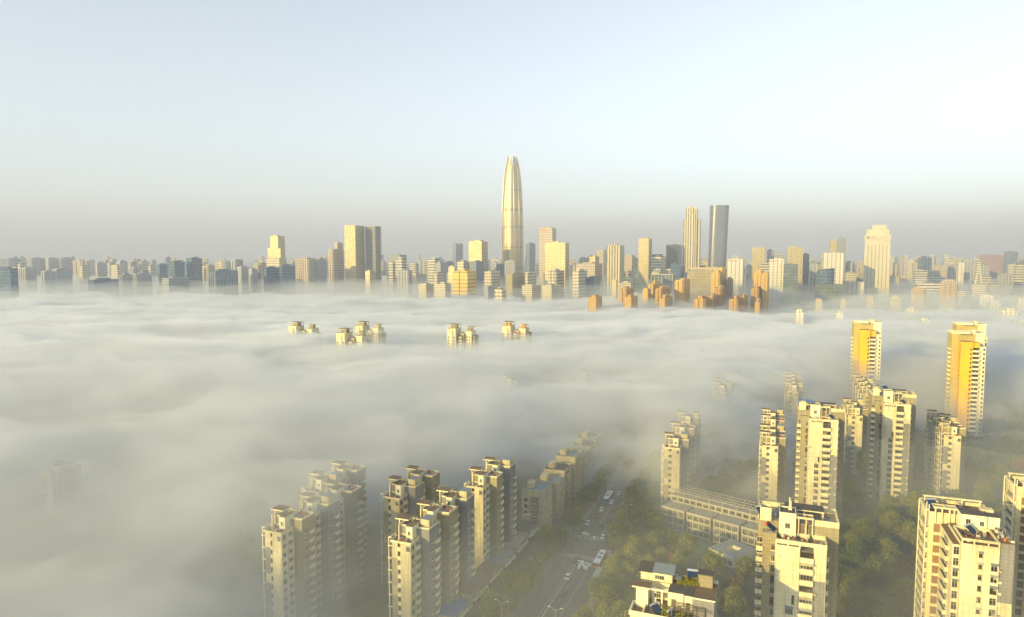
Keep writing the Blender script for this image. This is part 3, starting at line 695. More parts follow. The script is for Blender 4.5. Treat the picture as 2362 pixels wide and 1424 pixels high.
for t0 in (-6.8, 6.8): strip(b, -255, -28, t0-.08, t0+.08, .008); strip(b, -6, 500, t0-.08, t0+.08, .008)
for k in range(16): strip(b, -9.5, -6.5, -6.8+k*.85, -6.35+k*.85, .0085)
for k in range(16): strip(b, -29, -26, -6.8+k*.85, -6.35+k*.85, .0085)
strip(b, -5.6, -5.2, 0.3, 6.6, .008); strip(b, -30, -29.6, -6.6, -.3, .008)
o = b.build('road_marking', M['paint']); tag(o, kind='structure')
b = MB(); strip(b, -255, -31, -.25, -.1, .009); strip(b, -255, -31, .1, .25, .009); strip(b, -4, 500, -.25, -.1, .009); strip(b, -4, 500, .1, .25, .009)
structure('centre_line', b, M['ypaint'])
# guard rails
def rail(s0, s1, t, label):
    r = empty('guard_rail', *road_pt(s0, t), 0, 0, label, 'guard rail', 'white guard rails along the road')
    b = MB(); n = int((s1-s0)/2.4); ox, oy = r.location.x, r.location.y
    for k in range(n+1):
        x, y = road_pt(s0+k*2.4, t); b.box(x-ox-.05, x-ox+.05, y-oy-.05, y-oy+.05, 0, .9)
    b.build('post', M['white'], r)['kind'] = 'stuff'
    b = MB(); a = Vector((*road_pt(s0, t), 0))-Vector((ox, oy, 0)); c = Vector((*road_pt(s1, t), 0))-Vector((ox, oy, 0))
    for z in (.85, .45): b.bar(a+Vector((0, 0, z)), c+Vector((0, 0, z)), .04)
    b.build('rail', M['white'], r)
rail(-2, 70, -7.6, 'white guard rail dividing the left cycle lane beyond the crossing'); rail(-90, -32, 1.6, 'white guard rail by the right lane in front of the parked tricycles')

# side ramp with white wall, lower court
b = MB(); b.quad([(*P(1455, 1278), .005), (*P(1470, 1270), .005), (*P(1552, 1312), .005), (*P(1535, 1322), .005)]); structure('path', b, M['paving'])
r = empty('garden_wall', *P(1452, 1277), 0, 0, 'low white wall running along the narrow ramp below the lawn', 'wall'); b = MB(); a = Vector((0, 0, 0)); c = Vector((*P(1540, 1320), 0))-Vector((*P(1452, 1277), 0)); d = c.normalized(); n_ = Vector((-d.y, d.x, 0))*.15
b.prism([tuple((a-n_)[:2]), tuple((c-n_)[:2]), tuple((c+n_)[:2]), tuple((a+n_)[:2])], 0, 1.1); b.build('wall', M['white'], r)

# ------------------------------------------------------------------ street lamps, signs
def lamp_meshes():
    b = MB(); b.bar((0, 0, 0), (0, 0, 10.2), .11, 0, 8, .07); b.box(-.25, .25, -.25, .25, 0, .5); pole = b.mesh('pole', [M['lamp']])
    b = MB(); b.bar((0, 0, 10.1), (1.9, 0, 11.1), .05, 0, 6); b.bar((0, 0, 10.1), (-1.9, 0, 11.1), .05, 0, 6); arm = b.mesh('arm', [M['lamp']])
    b = MB(); b.box(-.1, .6, -.13, .13, -.05, .08); head = b.mesh('lamp_head', [M['carwhite']])
    return pole, arm, head
LM = lamp_meshes(); LAMPS = []
def lamp(px, py, label):
    x, y = P(px, py, 11); r = empty('street_lamp', x, y, 0, -G, label, 'street lamp', 'double armed street lamps along the road')
    link('pole', LM[0], r); link('arm', LM[1], r); link('lamp_head', LM[2], r, (1.8, 0, 11.08)); link('lamp_head', LM[2], r, (-1.8, 0, 11.08), math.pi)
for px, py, lab in ((1298, 1217, 'double armed street lamp over the left trees at the crossing'), (1236, 1291, 'double armed street lamp above the dense trees beside the shops'), (1281, 1402, 'nearest double armed street lamp at the bottom of the road'), (1407, 1226, 'double armed street lamp with a white sign board on its pole'), (1446, 1163, 'double armed street lamp above the right verge trees beyond the crossing'), (1393, 1101, 'farthest double armed street lamp fading into mist'), (1157, 1386, 'double armed street lamp lowest at left by the shop roofs')): lamp(px, py, lab)
x, y = P(1407, 1226, 11)
r = empty('sign_board', x-.1*U.x, y-.1*U.y, 0, -G, 'white square sign with a black symbol hanging on a street lamp pole', 'sign')
b = MB(); b.box(-.85, .85, -.3, -.2, 1.2, 3.2); b.build('board', M['carwhite'], r)
b = MB(); b.box(-.5, .5, -.31, -.302, 2.7, 2.85); b.box(-.5, -.35, -.31, -.302, 2.0, 2.69); b.box(.35, .5, -.31, -.302, 2.0, 2.69); b.box(-.34, .34, -.31, -.302, 2.3, 2.4); b.box(-.08, .08, -.31, -.302, 1.5, 2.29); b.build('symbol', M['black'], r)
x, y = P(1543, 1292, 1.5); r = empty('red_banner', x, y, 0, -G, 'upright red banner on a white post among trees below the lawn', 'banner'); b = MB(); b.box(-.6, .6, -.06, .06, 1.2, 4.6); b.build('cloth', M['red'], r); b = MB(); b.bar((.7, 0, 0), (.7, 0, 4.8), .08); b.build('post', M['white'], r)

# ------------------------------------------------------------------ vehicles
def car(px, py, label, paint, rz=0, L=4.6):
    x, y = P(px, py, .7); r = empty('car', x, y, 0.004, -G+rz, label, 'car', 'cars on the road'); w_ = .9; h = L/2
    prof = [(-h, .35), (-h, .8), (-h+.9, .95), (-h+1.5, 1.42), (h-1.5, 1.45), (h-.55, 1.0), (h, .85), (h, .35)]
    b = MB(); n = len(prof)
    for i in range(n):
        (y0, z0), (y1, z1) = prof[i], prof[(i+1) % n]
        wa = w_*(.82 if z0 > 1.2 else 1); wb = w_*(.82 if z1 > 1.2 else 1); g = 1 if (z0 > 1.2) != (z1 > 1.2) else 0
        b.quad([(-wa, y0, z0), (wa, y0, z0), (wb, y1, z1), (-wb, y1, z1)], g)
    for sgn in (-1, 1):
        b.quad([(sgn*w_, y, z) for y, z in prof if z < 1.2] if sgn > 0 else [(sgn*w_, y, z) for y, z in reversed(prof) if z < 1.2], 0)
        q = [(sgn*w_, -h+.9, .95), (sgn*w_*.82, -h+1.5, 1.42), (sgn*w_*.82, h-1.5, 1.45), (sgn*w_, h-.55, 1.0)]
        b.quad(q[::-1] if sgn > 0 else q, 1)
    b.build('body', [paint, M['glass']], r)
    for sx in (-.8, .8):
        for sy in (-h+.9, h-.9):
            wv = MB(); wv.bar((sx-.1, 0, 0), (sx+.1, 0, 0), .33, 0, 12); wv.build('wheel', M['black'], r, (0, sy, .33))
    for sx in (-.62, .62): lb = MB(); lb.box(sx-.18, sx+.18, -h-.03, -h, .62, .76); lb.build('tail_light', M['red'], r)
car(1391, 1238, 'white saloon car waiting just beyond the crossing', M['carwhite']); car(1389, 1175, 'white car driving behind the blue bus', M['carwhite']); car(1387, 1211, 'dark car in the middle lane beyond the white saloon', M['cardark']); car(1420, 1173, 'dark car on the far right lane in the haze', M['cardark'])
car(1372, 1262, 'dark car crossing the junction between the two zebra crossings', M['cardark']); car(1411, 1158, 'white car ahead of the blue bus in the far lanes', M['carwhite']); car(1300, 1368, 'dark car climbing the near left carriageway', M['cardark']); car(1357, 1206, 'white car on the left carriageway coming towards the crossing', M['carwhite'])
for px, py, lab, pm in ((1310, 1330, 'white car nearest the bottom in the left carriageway', 'carwhite'), (1330, 1290, 'dark car stopped short of the lower zebra crossing', 'cardark'), (1376, 1190, 'dark car on the left carriageway behind the white one', 'cardark'), (1428, 1138, 'white car far up the right lanes near the misty end', 'carwhite'), (1414, 1128, 'dark car just beyond the blue bus', 'cardark'), (1404, 1200, 'dark car in the right lanes between the lamp and the white saloon', 'cardark')): car(px, py, lab, M[pm])
def bus(px, py, label, side, rear, roof):
    x, y = P(px, py, 1.6); r = empty('city_bus', x, y, .004, -G, label, 'bus', 'city buses on the road'); h = 5.9; w_ = 1.27
    b = MB(); b.box(-w_, w_, -h, h, .35, 1.25, 0); b.box(-w_, w_, -h, h, 2.35, 2.95, 1, 2); b.box(-w_+.06, w_-.06, -h+.06, h-.06, 1.253, 2.347, 3)
    for k in range(8):
        yy = -h+k*(2*h)/7-.08*(k == 7)
        for sx in (-w_, w_-.07): b.box(sx, sx+.07, yy, yy+.1, 1.253, 2.347, 0)
    b.build('body', [side, rear, roof, M['glass']], r)
    b = MB(); b.box(-w_+.1, w_-.1, -h-.04, -h-.003, .5, 1.2); b.build('rear_panel', side, r)
    b = MB(); b.box(-.8, .8, -2.5, -.3, 2.953, 3.2); b.box(-.7, .7, 1.6, 3.2, 2.953, 3.15); b.build('roof_unit', M['bluegrey'], r)
    for sx in (-1.15, 1.15):
        for sy in (-3.6, 3.7): wv = MB(); wv.bar((sx-.13, 0, 0), (sx+.13, 0, 0), .48, 0, 14); wv.build('wheel', M['black'], r, (0, sy, .48))
bus(1384, 1290, 'orange and white city bus seen from behind near the crossing', M['busorange'], M['carwhite'], M['carwhite'])
bus(1403, 1147, 'blue sided city bus with white roof further up the road', M['busblue'], M['busblue'], M['carwhite'])
def tricycle(px, py, k, label):
    x, y = P(px, py, .6); r = empty('delivery_tricycle', x, y, .004, -G+.5*k, label, 'tricycle', 'white delivery tricycles parked by the road')
    b = MB(); b.box(-.5, .5, -1.3, .2, .5, 1.5); b.build('cargo_box', M['carwhite'], r)
    b = MB(); b.box(-.35, .35, .3, 1.1, .4, .6); b.bar((0, 1.2, .3), (0, 1.0, 1.2), .05); b.bar((-.35, 1, 1.2), (.35, 1, 1.2), .04); b.box(-.5, .5, .1, 1.2, 1.65, 1.72); b.bar((.4, .2, .6), (.4, .2, 1.65), .03); b.bar((-.4, .2, .6), (-.4, .2, 1.65), .03); b.build('frame', M['steel'], r)
    for wx, wy in ((-.5, -.8), (.5, -.8), (0, 1.3)): wv = MB(); wv.bar((wx-.05, 0, 0), (wx+.05, 0, 0), .28, 0, 10); wv.build('wheel', M['black'], r, (0, wy, .28))
for i, (px, py) in enumerate(((1337, 1310), (1343, 1305), (1349, 1312), (1356, 1306), (1340, 1300), (1351, 1236), (1346, 1234), (1371, 1245))): tricycle(px, py, i, 'white delivery tricycle parked in the cluster below the crossing' if i < 5 else ('white delivery tricycle stopped left of the white saloon' if i < 7 else 'single white tricycle on the centre line by the crossing'))
x, y = P(1378, 1322, 2.6); r = empty('bus_shelter', x, y, 0, -G, 'long grey roofed bus shelter beside the orange bus', 'bus shelter')
b = MB(); b.box(-1.2, 1.2, -5, 5, 2.6, 2.78); b.build('roof', M['bluegrey'], r); b = MB()
for sy in (-4.5, 0, 4.5): b.bar((.8, sy, 0), (.8, sy, 2.6), .08)
b.build('post', M['steel'], r)['kind'] = 'stuff'
b = MB(); b.box(.7, .78, -4.3, 4.3, .5, 2.2); b.build('back_panel', M['glass'], r)

# ------------------------------------------------------------------ shops along the terrace foot
def glyphs(b, x0, y, z0, n, h, m=0, seed=0, step_=None):
    """rows of brush-stroke like characters, read as Chinese shop lettering"""
    rn = random.Random(seed); w_ = h*.9; st = step_ or h*1.15
    for i in range(n):
        x = x0+i*st
        for k in range(3): zz = z0+h*(.1+.36*k); b.box(x+w_*rn.uniform(0, .2), x+w_*rn.uniform(.8, 1), y-.03, y, zz, zz+h*.11, m)
        b.box(x+w_*.45, x+w_*.58, y-.035, y-.002, z0, z0+h, m)
        if rn.random() < .6: b.box(x+w_*.05, x+w_*.17, y-.034, y-.003, z0+h*.1, z0+h*.8, m)
shop_labels = ['small shop with a blue sheet roof lowest along the terrace foot', 'shop with brown flat roof and an arcade front next to the blue roofed one', 'second arcaded brown shop along the terrace foot', 'low grey roofed shop in the middle of the shop strip', 'pale roofed shop behind the street trees in the shop strip', 'shop under a long blue sign board up the shop strip', 'shop with white upper block and red banner at the far end of the strip', 'last grey roofed shop where the strip meets the mist']
for i in range(8):
    y0 = 214+i*13.2; x0 = (-36.7+(y0-217.5)*math.tan(G))+13.2; hh = [4.4, 4.8, 4.8, 4.2, 4.4, 5.0, 7.0, 4.4][i]
    r = empty('shop_building', x0, y0, 0, -G, shop_labels[i], 'shop', 'low shops along the terrace foot'); r.scale.x = .72
    b = MB(); b.box(0, 9, 0, 12.2, 0, hh, 0, 1); b.box(-.3, 9.3, -.003, 12.19, hh+.003, hh+.35, 0, 1); b.build('wall', [M['cream2'], M[['blue', 'roof2', 'roof2', 'bluegrey', 'deck', 'roof', 'carwhite', 'bluegrey'][i]]], r)
    b = MB(); b.box(9.0, 9.12, .8, 11.4, hh-1.2, hh-.2); b.build('sign_panel', M[['blue', 'roof2', 'bluegrey', 'deck', 'red', 'blue', 'red', 'bluegrey'][i]], r)
    g = MB(); glyphs(g, 0, 0, 0, 5, .75, 0, i); g.build('lettering', M['carwhite'], r, (9.13, 3.0, hh-1.1), math.pi/2)
    for k in range(3): win(r, 9.0, 2.2+k*3.8, .3, 3.0, 2.4, '+X', n=3, fm='dframe')
    b = MB(); b.box(9.3, 10.9, .3, 11.9, hh-1.6, hh-1.45); 
    for k in range(4): b.bar((10.8, .5+k*3.7, 0), (10.8, .5+k*3.7, hh-1.6), .1)
    b.build('arcade', M['cream2'], r)
# ------------------------------------------------------------------ six-storey walk-up row left of the road
walk_labels = ['front six storey block with a flat grey roof left of the road', 'second six storey block with reddish roof edge left of the road', 'third six storey block left of the road, pale shed on its roof', 'fourth six storey block left of the road with tall end wall', 'fifth six storey block left of the road in thin mist', 'sixth six storey block left of the road, mostly misted', 'seventh six storey block left of the road, nearly lost in fog']
x0, y0 = P(1203, 1131, 17.6)
for i in range(7):
    xx, yy = x0+math.tan(G)*i*14.4, y0+i*14.4
    r = empty('walk_up_block', xx, yy, 0, -G, walk_labels[i], 'apartment block', 'six storey walk-up blocks left of the road'); r.scale.x = .85; H = 17.6-(i % 3 == 1)*1.2+(i == 3)*2.5; off = (i % 2)*1.4
    b = MB(); b.box(off, 12.2+off, 0, 12.8, 0, H, 0, 2); b.box(off+5.8, off+9.2, -1.6, -.003, 0, H-2.2, 1, 2); b.box(off+12.203, off+13.6, 2, 6, 0, H-1, 0, 2); b.build('wall', [M['cream2'], M['brown'], M[('bluegrey', 'deck', 'roof')[i % 3]]], r)
    b = MB(); parapet(b, off-.003, off+12.19, -.003, 12.8, H+.003, .7, .2); b.box(off+1, off+5, 4, 9, H, H+2.3); b.build('parapet', M['cream2'], r)
    for k in range(6):
        z = .8+k*2.85
        if z+1.6 > H-1: break
        win(r, off+2.4, 0, z+.7, 1.8, 1.4, n=3, fm='dframe'); win(r, off+7.5, -1.6, z+.7, 2.4, 1.3, n=4); bal(r, off+10.8, 0, z, 2.2, 1.0, mt='cream2'); win(r, off+12.2, 9, z+.7, 2.0, 1.4, '+X', n=3); bal(r, off+13.6, 4, z, 3.2, .9, '+X', mt='cream2')

# ------------------------------------------------------------------ school with pergola roof, pavilion, lawn
sx0, sy0 = P(1525, 1216)
SR = math.atan2(-.656, .755)
r = empty('school_building', sx0, sy0, 0, SR, 'long three storey school with glazed bays and a pergola roof', 'school')
b = MB()
for i in range(4):
    b.box(i*12.2, i*12.2+11, -1.0*i*.0, 9, 0, 9.6, 0, 1); b.box(i*12.2-.2, i*12.2+11.2, -.2, -.003, 9.0, 10.1, 0)
    b.box(i*12.2+11.003, i*12.2+12.197, 2.2, 9, 0, 8.8, 0, 1)
b.box(-.4, 49, 9.003, 17.5, 0, 12.6, 0, 1); b.build('wall', [M['school'], M['deck']], r)
b = MB()
for i in range(4):
    for k in (3.1, 6.3): b.box(i*12.2-.15, i*12.2+11.15, -.25, -.003, k, k+.35)
b.build('floor_band', M['school'], r)
b = MB()
for i in range(26): b.box(.2+i*1.95, .32+i*1.95, 9.0, 18.5, 14.6, 14.8)
for yy in (9.0, 12, 15, 18.4): b.box(-.4, 49.2, yy, yy+.16, 14.35, 14.597)
for i in range(9): b.box(-.2+i*6.1, .05+i*6.1, 9.02, 9.27, 12.6, 14.35); b.box(-.2+i*6.1, .05+i*6.1, 18.3, 18.5, 0, 14.35)
b.build('roof_pergola', M['school'], r)
for i in range(4):
    for k in range(3):
        for q in range(4): link('window', window_mesh(2.3, 2.3, 3), r, (i*12.2+1.6+q*2.6, 0, .5+k*3.15))
for i in range(16): link('window', window_mesh(2.2, 1.4, 3, 'dframe'), r, (1.6+i*3.02, 9.0, 10.4))
A_, B_, C_ = (Vector(P(*q, 4.2)) for q in ((1636, 1265), (1692, 1289), (1744, 1266)))
r = empty('courtyard_pavilion', A_.x, A_.y, 0, math.atan2(B_.y-A_.y, B_.x-A_.x), 'low pavilion with grey sheet roof around a small open courtyard', 'pavilion')
r.scale = ((B_-A_).length/15, (C_-B_).length/13, 1)
b = MB(); a, c = 15, 13; h = 4.2
for q in ((0, a, 0, 4), (0, a, 9, c), (0, 4.5, 4.003, 8.997), (10, a, 4.003, 8.997)): b.box(*q, 0, h, 0, 1)
b.box(-.3, a+.3, -.3, -.003, h-.5, h+.2); b.box(-.3, -.003, .0, c, h-.5, h+.2); b.build('wall', [M['white'], M['bluegrey']], r)
for k in range(5): win(r, 1.8+k*2.8, 0, .8, 2.2, 2.0, n=2)
def lawn_mat():
    m, t, b = new_mat('mown_lawn'); geo = N(t, 'ShaderNodeNewGeometry'); sp = N(t, 'ShaderNodeSeparateXYZ'); mp = N(t, 'ShaderNodeMapping'); mp.inputs['Rotation'].default_value = (0, 0, -SR); t.links.new(geo.outputs['Position'], mp.inputs['Vector']); t.links.new(mp.outputs[0], sp.inputs[0])
    f = math_node(t, 'GREATER_THAN', math_node(t, 'FRACT', math_node(t, 'DIVIDE', sp.outputs[1], 3.4)), .5)
    n1 = noise_tex(t, geo.outputs['Position'], 1.5, 4)
    c = mix(t, f, (.05, .13, .03), (.075, .19, .05)); t.links.new(mix(t, math_node(t, 'MULTIPLY', n1, .4), c, (.09, .1, .03)), b.inputs['Base Color']); b.inputs['Roughness'].default_value = .95; return m
b = MB(); b.quad([(*P(1517, 1250), .006), (*P(1560, 1232), .006), (*P(1645, 1262), .006), (*P(1600, 1290), .006)]); structure('lawn', b, lawn_mat())

# ------------------------------------------------------------------ trees
BLD = []
for o in list(COL.objects):
    if o.type == 'EMPTY' and o.name.split('.')[0] in ('apartment_tower', 'stepped_apartment_block', 'yellow_apartment_tower', 'roof_garden_tower', 'shop_building', 'walk_up_block', 'school_building', 'courtyard_pavilion'):
        ext = {'apartment_tower': (-8, 25, 0, 28), 'stepped_apartment_block': (-2, 14, 0, 13), 'yellow_apartment_tower': (-1, 24, 0, 20), 'roof_garden_tower': (-1, 20, 0, 17), 'shop_building': (-1, 11, 0, 12), 'walk_up_block': (0, 15, -2, 13), 'school_building': (-1, 50, -2, 19), 'courtyard_pavilion': (0, 15, 0, 13)}[o.name.split('.')[0]]
        BLD.append((o, ext))
def clear(x, y, m=3.2):
    for o, (a, b_, c, d) in BLD:
        dx, dy = x-o.location.x, y-o.location.y; q = o.rotation_euler.z
        lx, ly = dx*math.cos(q)+dy*math.sin(q), -dx*math.sin(q)+dy*math.cos(q)
        if a-m < lx < b_+m and c-m < ly < d+m: return False
    dx, dy = x-RX, y-RY; t_ = dx*W.x+dy*W.y; s_ = dx*U.x+dy*U.y
    if -8.3 < t_ < (14.3 if s_ < -20 else 8.8): return False
    if -22 < s_ < -11 and -40 < t_ < 12: return False
    return True
LAWN = [P(1517, 1250), P(1560, 1232), P(1645, 1262), P(1600, 1290)]
def in_lawn(x, y):
    n = 0
    for i in range(4):
        (x0, y0), (x1, y1) = LAWN[i], LAWN[(i+1) % 4]
        if (y0 > y) != (y1 > y) and x < (x1-x0)*(y-y0)/(y1-y0)+x0: n ^= 1
    return n
placed = []
def try_tree(x, y, kind, s, lab, grp, gap=4.6):
    if not clear(x, y) or in_lawn(x, y): return
    for a, b_ in placed:
        if (a-x)**2+(b_-y)**2 < gap*gap: return
    placed.append((x, y)); tree(x, y, kind, s, lab, grp)
rt = random.Random(11)
for k in range(46):
    for t_, lab, grp in ((-9.8, 'round green street tree in the left verge of the main road', 'street trees on the left verge'), (10.2, 'round green street tree in the right verge of the main road', 'street trees on the right verge')):
        x, y = road_pt(-84+k*6.6, t_+rt.uniform(-1, 1)); try_tree(x, y, 'green', rt.uniform(.75, 1.05), lab, grp, 5)
for _ in range(900):
    t_ = rt.uniform(-24, -9) if rt.random() < .35 else rt.uniform(10, 42); s_ = rt.uniform(-90, 150); x, y = road_pt(s_, t_)
    kd = 'green' if rt.random() < .8 else 'dark'
    try_tree(x, y, kd, rt.uniform(.75, 1.2), ('leafy green tree in the belt of gardens beside the road' if kd == 'green' else 'dark evergreen tree in the belt of gardens beside the road'), 'garden trees beside the road' if kd == 'green' else 'evergreens beside the road')
for _ in range(1100):
    D = rt.uniform(165, 520); px = rt.uniform(1420, 2420); x, y = (px-1181)/F*D, D
    q = rt.random(); kd = 'dark' if q < .55 else 'green'
    try_tree(x, y, kd, rt.uniform(.8, 1.35), ('dark evergreen tree in the grounds around the cream towers' if kd == 'dark' else 'olive green tree in the grounds around the cream towers'), 'evergreens around the towers' if kd == 'dark' else 'olive trees around the towers', 6.3)
for px, py, s, lab in ((1690, 1352, 1.0, 'rust coloured tree between the roof garden and the nearest tower'), (2356, 1085, 1.5, 'orange tree at the right edge beyond the lawns'), (2100, 1330, 1.3, 'rust tree at the foot of the brown panelled tower'), (2080, 1380, 1.1, 'autumn tree lowest beside the brown panelled tower'), (1450, 1075, 1.0, 'reddish tree beyond the school, right of the road'), (1660, 1120, 1.2, 'brownish tree behind the school'), (2330, 1000, 1.2, 'brown tree in the haze right of the twin yellow towers')):
    x, y = P(px, py, 5); tree(x, y, 'autumn', s, lab, None)
for _ in range(60):
    D = rt.uniform(235, 330); px = rt.uniform(480, 1180); x, y = (px-1181)/F*D, D
    try_tree(x, y, 'dark', rt.uniform(.7, 1.1), 'dark tree barely seen in the mist among the stepped terraces', 'misted trees among the terraces', 8)

# ------------------------------------------------------------------ skyline
FS = {}; FSN = {}
def fs(name, wall, glass, fh, bw, vf, hf, **k):
    q = 1.35 if name in ('orange', 'rust', 'olive') else 1.9
    FSN[name] = facade('facade_fine_'+name, wall, tuple(c*.75 for c in glass), fh, bw, vf, hf, **k)
    FS[name] = facade('facade_'+name, wall, tuple(c*.75 for c in glass), fh*q, bw*q, vf, hf, **k)
fs('cream', (.68, .61, .42), (.16, .15, .12), 3.6, 3.2, .45, .6)
fs('gold', (.78, .52, .06), (.5, .36, .06), 4.2, 20, .3, 1.0, rough=.35)
fs('yellow', (.6, .5, .27), (.4, .38, .26), 4.0, 4.5, .5, .55, gmetal=.7, rough=.58, grough=.5)
fs('band', (.7, .65, .48), (.12, .13, .12), 4.0, 3, .45, 1.0)
fs('stripe', (.76, .67, .42), (.22, .19, .13), 3.8, 3.6, 1.0, .45)
fs('blue', (.1, .17, .26), (.06, .12, .2), 4.0, 2.4, .8, .85, rough=.3, grough=.2)
fs('bluefin', (.2, .28, .36), (.08, .14, .2), 4.0, 3.4, 1.0, .6, rough=.35)
fs('grey', (.36, .4, .43), (.12, .13, .14), 3.0, 3.0, .5, .5)
fs('resid', (.47, .49, .49), (.16, .16, .16), 3.0, 4.0, .5, .55)
fs('pink', (.62, .52, .38), (.2, .16, .14), 3.6, 3.0, .45, .5)
fs('red', (.42, .27, .24), (.18, .14, .14), 3.4, 6.0, .4, .5)
fs('orange', (.76, .5, .13), (.28, .15, .04), 2.95, 4.4, .4, .35)
fs('rust', (.6, .37, .1), (.22, .1, .03), 2.95, 4.0, .4, .4)
fs('olive', (.44, .37, .2), (.17, .15, .1), 2.95, 3.6, .45, .5)
fs('dark', (.12, .13, .11), (.07, .08, .07), 4.0, 4.2, .8, .8, rough=.3)
fs('white', (.78, .74, .62), (.25, .24, .2), 3.6, 5.0, .6, .25)
fs('whiteband', (.78, .76, .7), (.14, .14, .13), 3.6, 3, .42, 1.0)
fs('glassgreen', (.2, .26, .24), (.11, .16, .15), 4.0, 2.6, .8, .8, rough=.25, grough=.15)
FS['sil'] = facade('facade_silver', (.3, .31, .32), (.24, .25, .26), 8.0, 3.0, .5, 1.0, rough=.34, grough=.28, gmetal=.6, var=.05)
PARAM = {'bm': None}
def corner(px, py, D):
    v = ray(px, py); return v.x/v.y*D, D
def hit(C, d, px, py):
    """distance along direction d from C until the point is seen at photo column px"""
    v = ray(px, py); k = v.x/v.y; den = d[0]-k*d[1]
    return (k*C[1]-C[0])/den if abs(den) > 1e-4 else 30
KID_CLIP = (7, 170)
def sky_building(pL, pM, pR, yt, D, style, label, cat='tower block', name='office_tower', group=None, plant=1, depth=None, extra=None):
    pc = (pL+pR)/2; hd = math.atan((pc-1181)/F)
    if pM is None:
        sp = F*(depth or 22)*abs(math.sin(G-hd))/D
        sp = min(sp, (pR-pL)*.7); pM = pR-sp if hd < G else pL+sp
    C = corner(pM, yt, D); H = Z(pM, yt, D)
    if pM < pR-1 and hd < G and pM > pL:
        wd = hit(C, (-W.x, -W.y), pL, yt); dp = hit(C, (U.x, U.y), pR, yt)
        if depth: dp = min(dp, depth)
        x0 = -1
    elif hd >= G:
        if pM > (pL+pR)/2: pM = pL+(pR-pL)*.07; C = corner(pM, yt, D)
        wd = hit(C, (W.x, W.y), pR, yt); dp = hit(C, (U.x, U.y), pL, yt) if pL < pM-1 else 24
        if dp < 0: dp = 24
        x0 = 1
    else:
        wd = hit(C, (-W.x, -W.y), pL, yt); dp = 24; x0 = -1
    wd = max(KID_CLIP[0], min(KID_CLIP[1], abs(wd))); dp = max(8, min(90, abs(dp)))
    ox, oy = (C[0]-W.x*wd, C[1]-W.y*wd) if x0 < 0 else C
    r = empty(name, ox, oy, 0, -G, label, cat, group)
    rn = random.Random(int(pL*7+yt)); m = (FSN if D < 1420 and style in FSN else FS)[style]
    b = MB(); b.prism([(0, 0), (wd, 0), (wd, dp), (0, dp)], 0, H-1.2, 0, 1); b.build('wall', [m, M['roof']], r)
    b = MB(); parapet(b, 0, wd, 0.003, dp, H-1.197, 1.2, .6); b.build('parapet', m, r)
    if plant:
        b = MB(); a = rn.uniform(.15, .4)*wd; c = rn.uniform(.55, .85)*wd; b.box(a, c, dp*.25, dp*.75, H-1.2, H+rn.uniform(1.8, 4.0)); 
        if rn.random() < .5: b.box(wd*.1, wd*.1+3, dp*.3, dp*.3+3, H-1.2, H+2)
        if plant == 2: b.bar((wd*.5, dp*.5, H), (wd*.5, dp*.5, H+9), .35)
        b.build('roof_plant', m, r)
    if extra: extra(r, wd, dp, H, m)
    return r
def notch_fins(step_=4.4):
    def f(r, wd, dp, H, m):
        b = MB(); n = max(2, int(wd/step_))
        for i in range(n+1): x = i*(wd-.9)/n; b.box(x, x+.9, -.9, -.003, 0, H)
        b.build('facade_fins', m, r)
    return f
def res_bays(r, wd, dp, H, m):
    b = MB(); n = max(2, int(wd/7))
    for i in range(n): x = (i+.25)*wd/n; b.box(x, x+wd/n*.45, -1.8, -.003, 0, H-2+(i % 2)*3)
    for i in range(max(1, int(dp/9))): y = 3+i*9; b.box(wd+.003, wd+1.6, y, y+4, 0, H-2)
    for i in range(max(1, int(dp/9))): y = 3+i*9; b.box(-1.6, -.003, y, y+4, 0, H-2)
    b.build('bay', m, r)
def red_sign(seed, n=4, sz=4.0, col='red'):
    def f(r, wd, dp, H, m):
        b = MB(); glyphs(b, wd*.1, -.05, H-2-sz*1.1, n, sz, 0, seed); b.build('sign_lettering', M[col], r)
    return f
def diagrid(r, wd, dp, H, m):
    b = MB(); n = 4; cw = wd/n; ch = 22
    k = 0
    while k*ch < H:
        for i in range(n):
            x = i*cw; z0, z1, z2 = k*ch, min(H, k*ch+ch/2), min(H, k*ch+ch)
            for a, c in (((x, z0), (x+cw/2, z1)), ((x+cw, z0), (x+cw/2, z1)), ((x+cw/2, z1), (x, z2)), ((x+cw/2, z1), (x+cw, z2))): b.bar((a[0], -.5, a[1]), (c[0], -.5, c[1]), .55, 0, 4)
        k += 1
    b.build('diagrid', M['white'], r)
def lattice(r, wd, dp, H, m):
    b = MB(); k = 0
    while k*4 < H:
        b.box(-1.5, wd+1.5, -1.5, dp+1.5, k*4, k*4+.5); k += 1
    for i in range(9): x = -1.4+i*(wd+2.4)/8; b.box(x, x+.5, -1.9, -1.503, 0, H+2)
    for i in range(8): y = -1+i*(dp+1.5)/7; b.box(wd+1.503, wd+1.9, y, y+.5, 0, H+2)
    b.build('scaffold', M['tan'], r)
def crown_arch(r, wd, dp, H, m):
    b = MB()
    for i in range(12):
        a0, a1 = math.pi*i/12, math.pi*(i+1)/12
        for q in (6, 4): b.bar((wd*.5+q*math.cos(a0), 4, H+1+q*1.6*math.sin(a0)), (wd*.5+q*math.cos(a1), 4, H+1+q*1.6*math.sin(a1)), .6, 0, 5)
    b.build('roof_arch', M['white'], r)
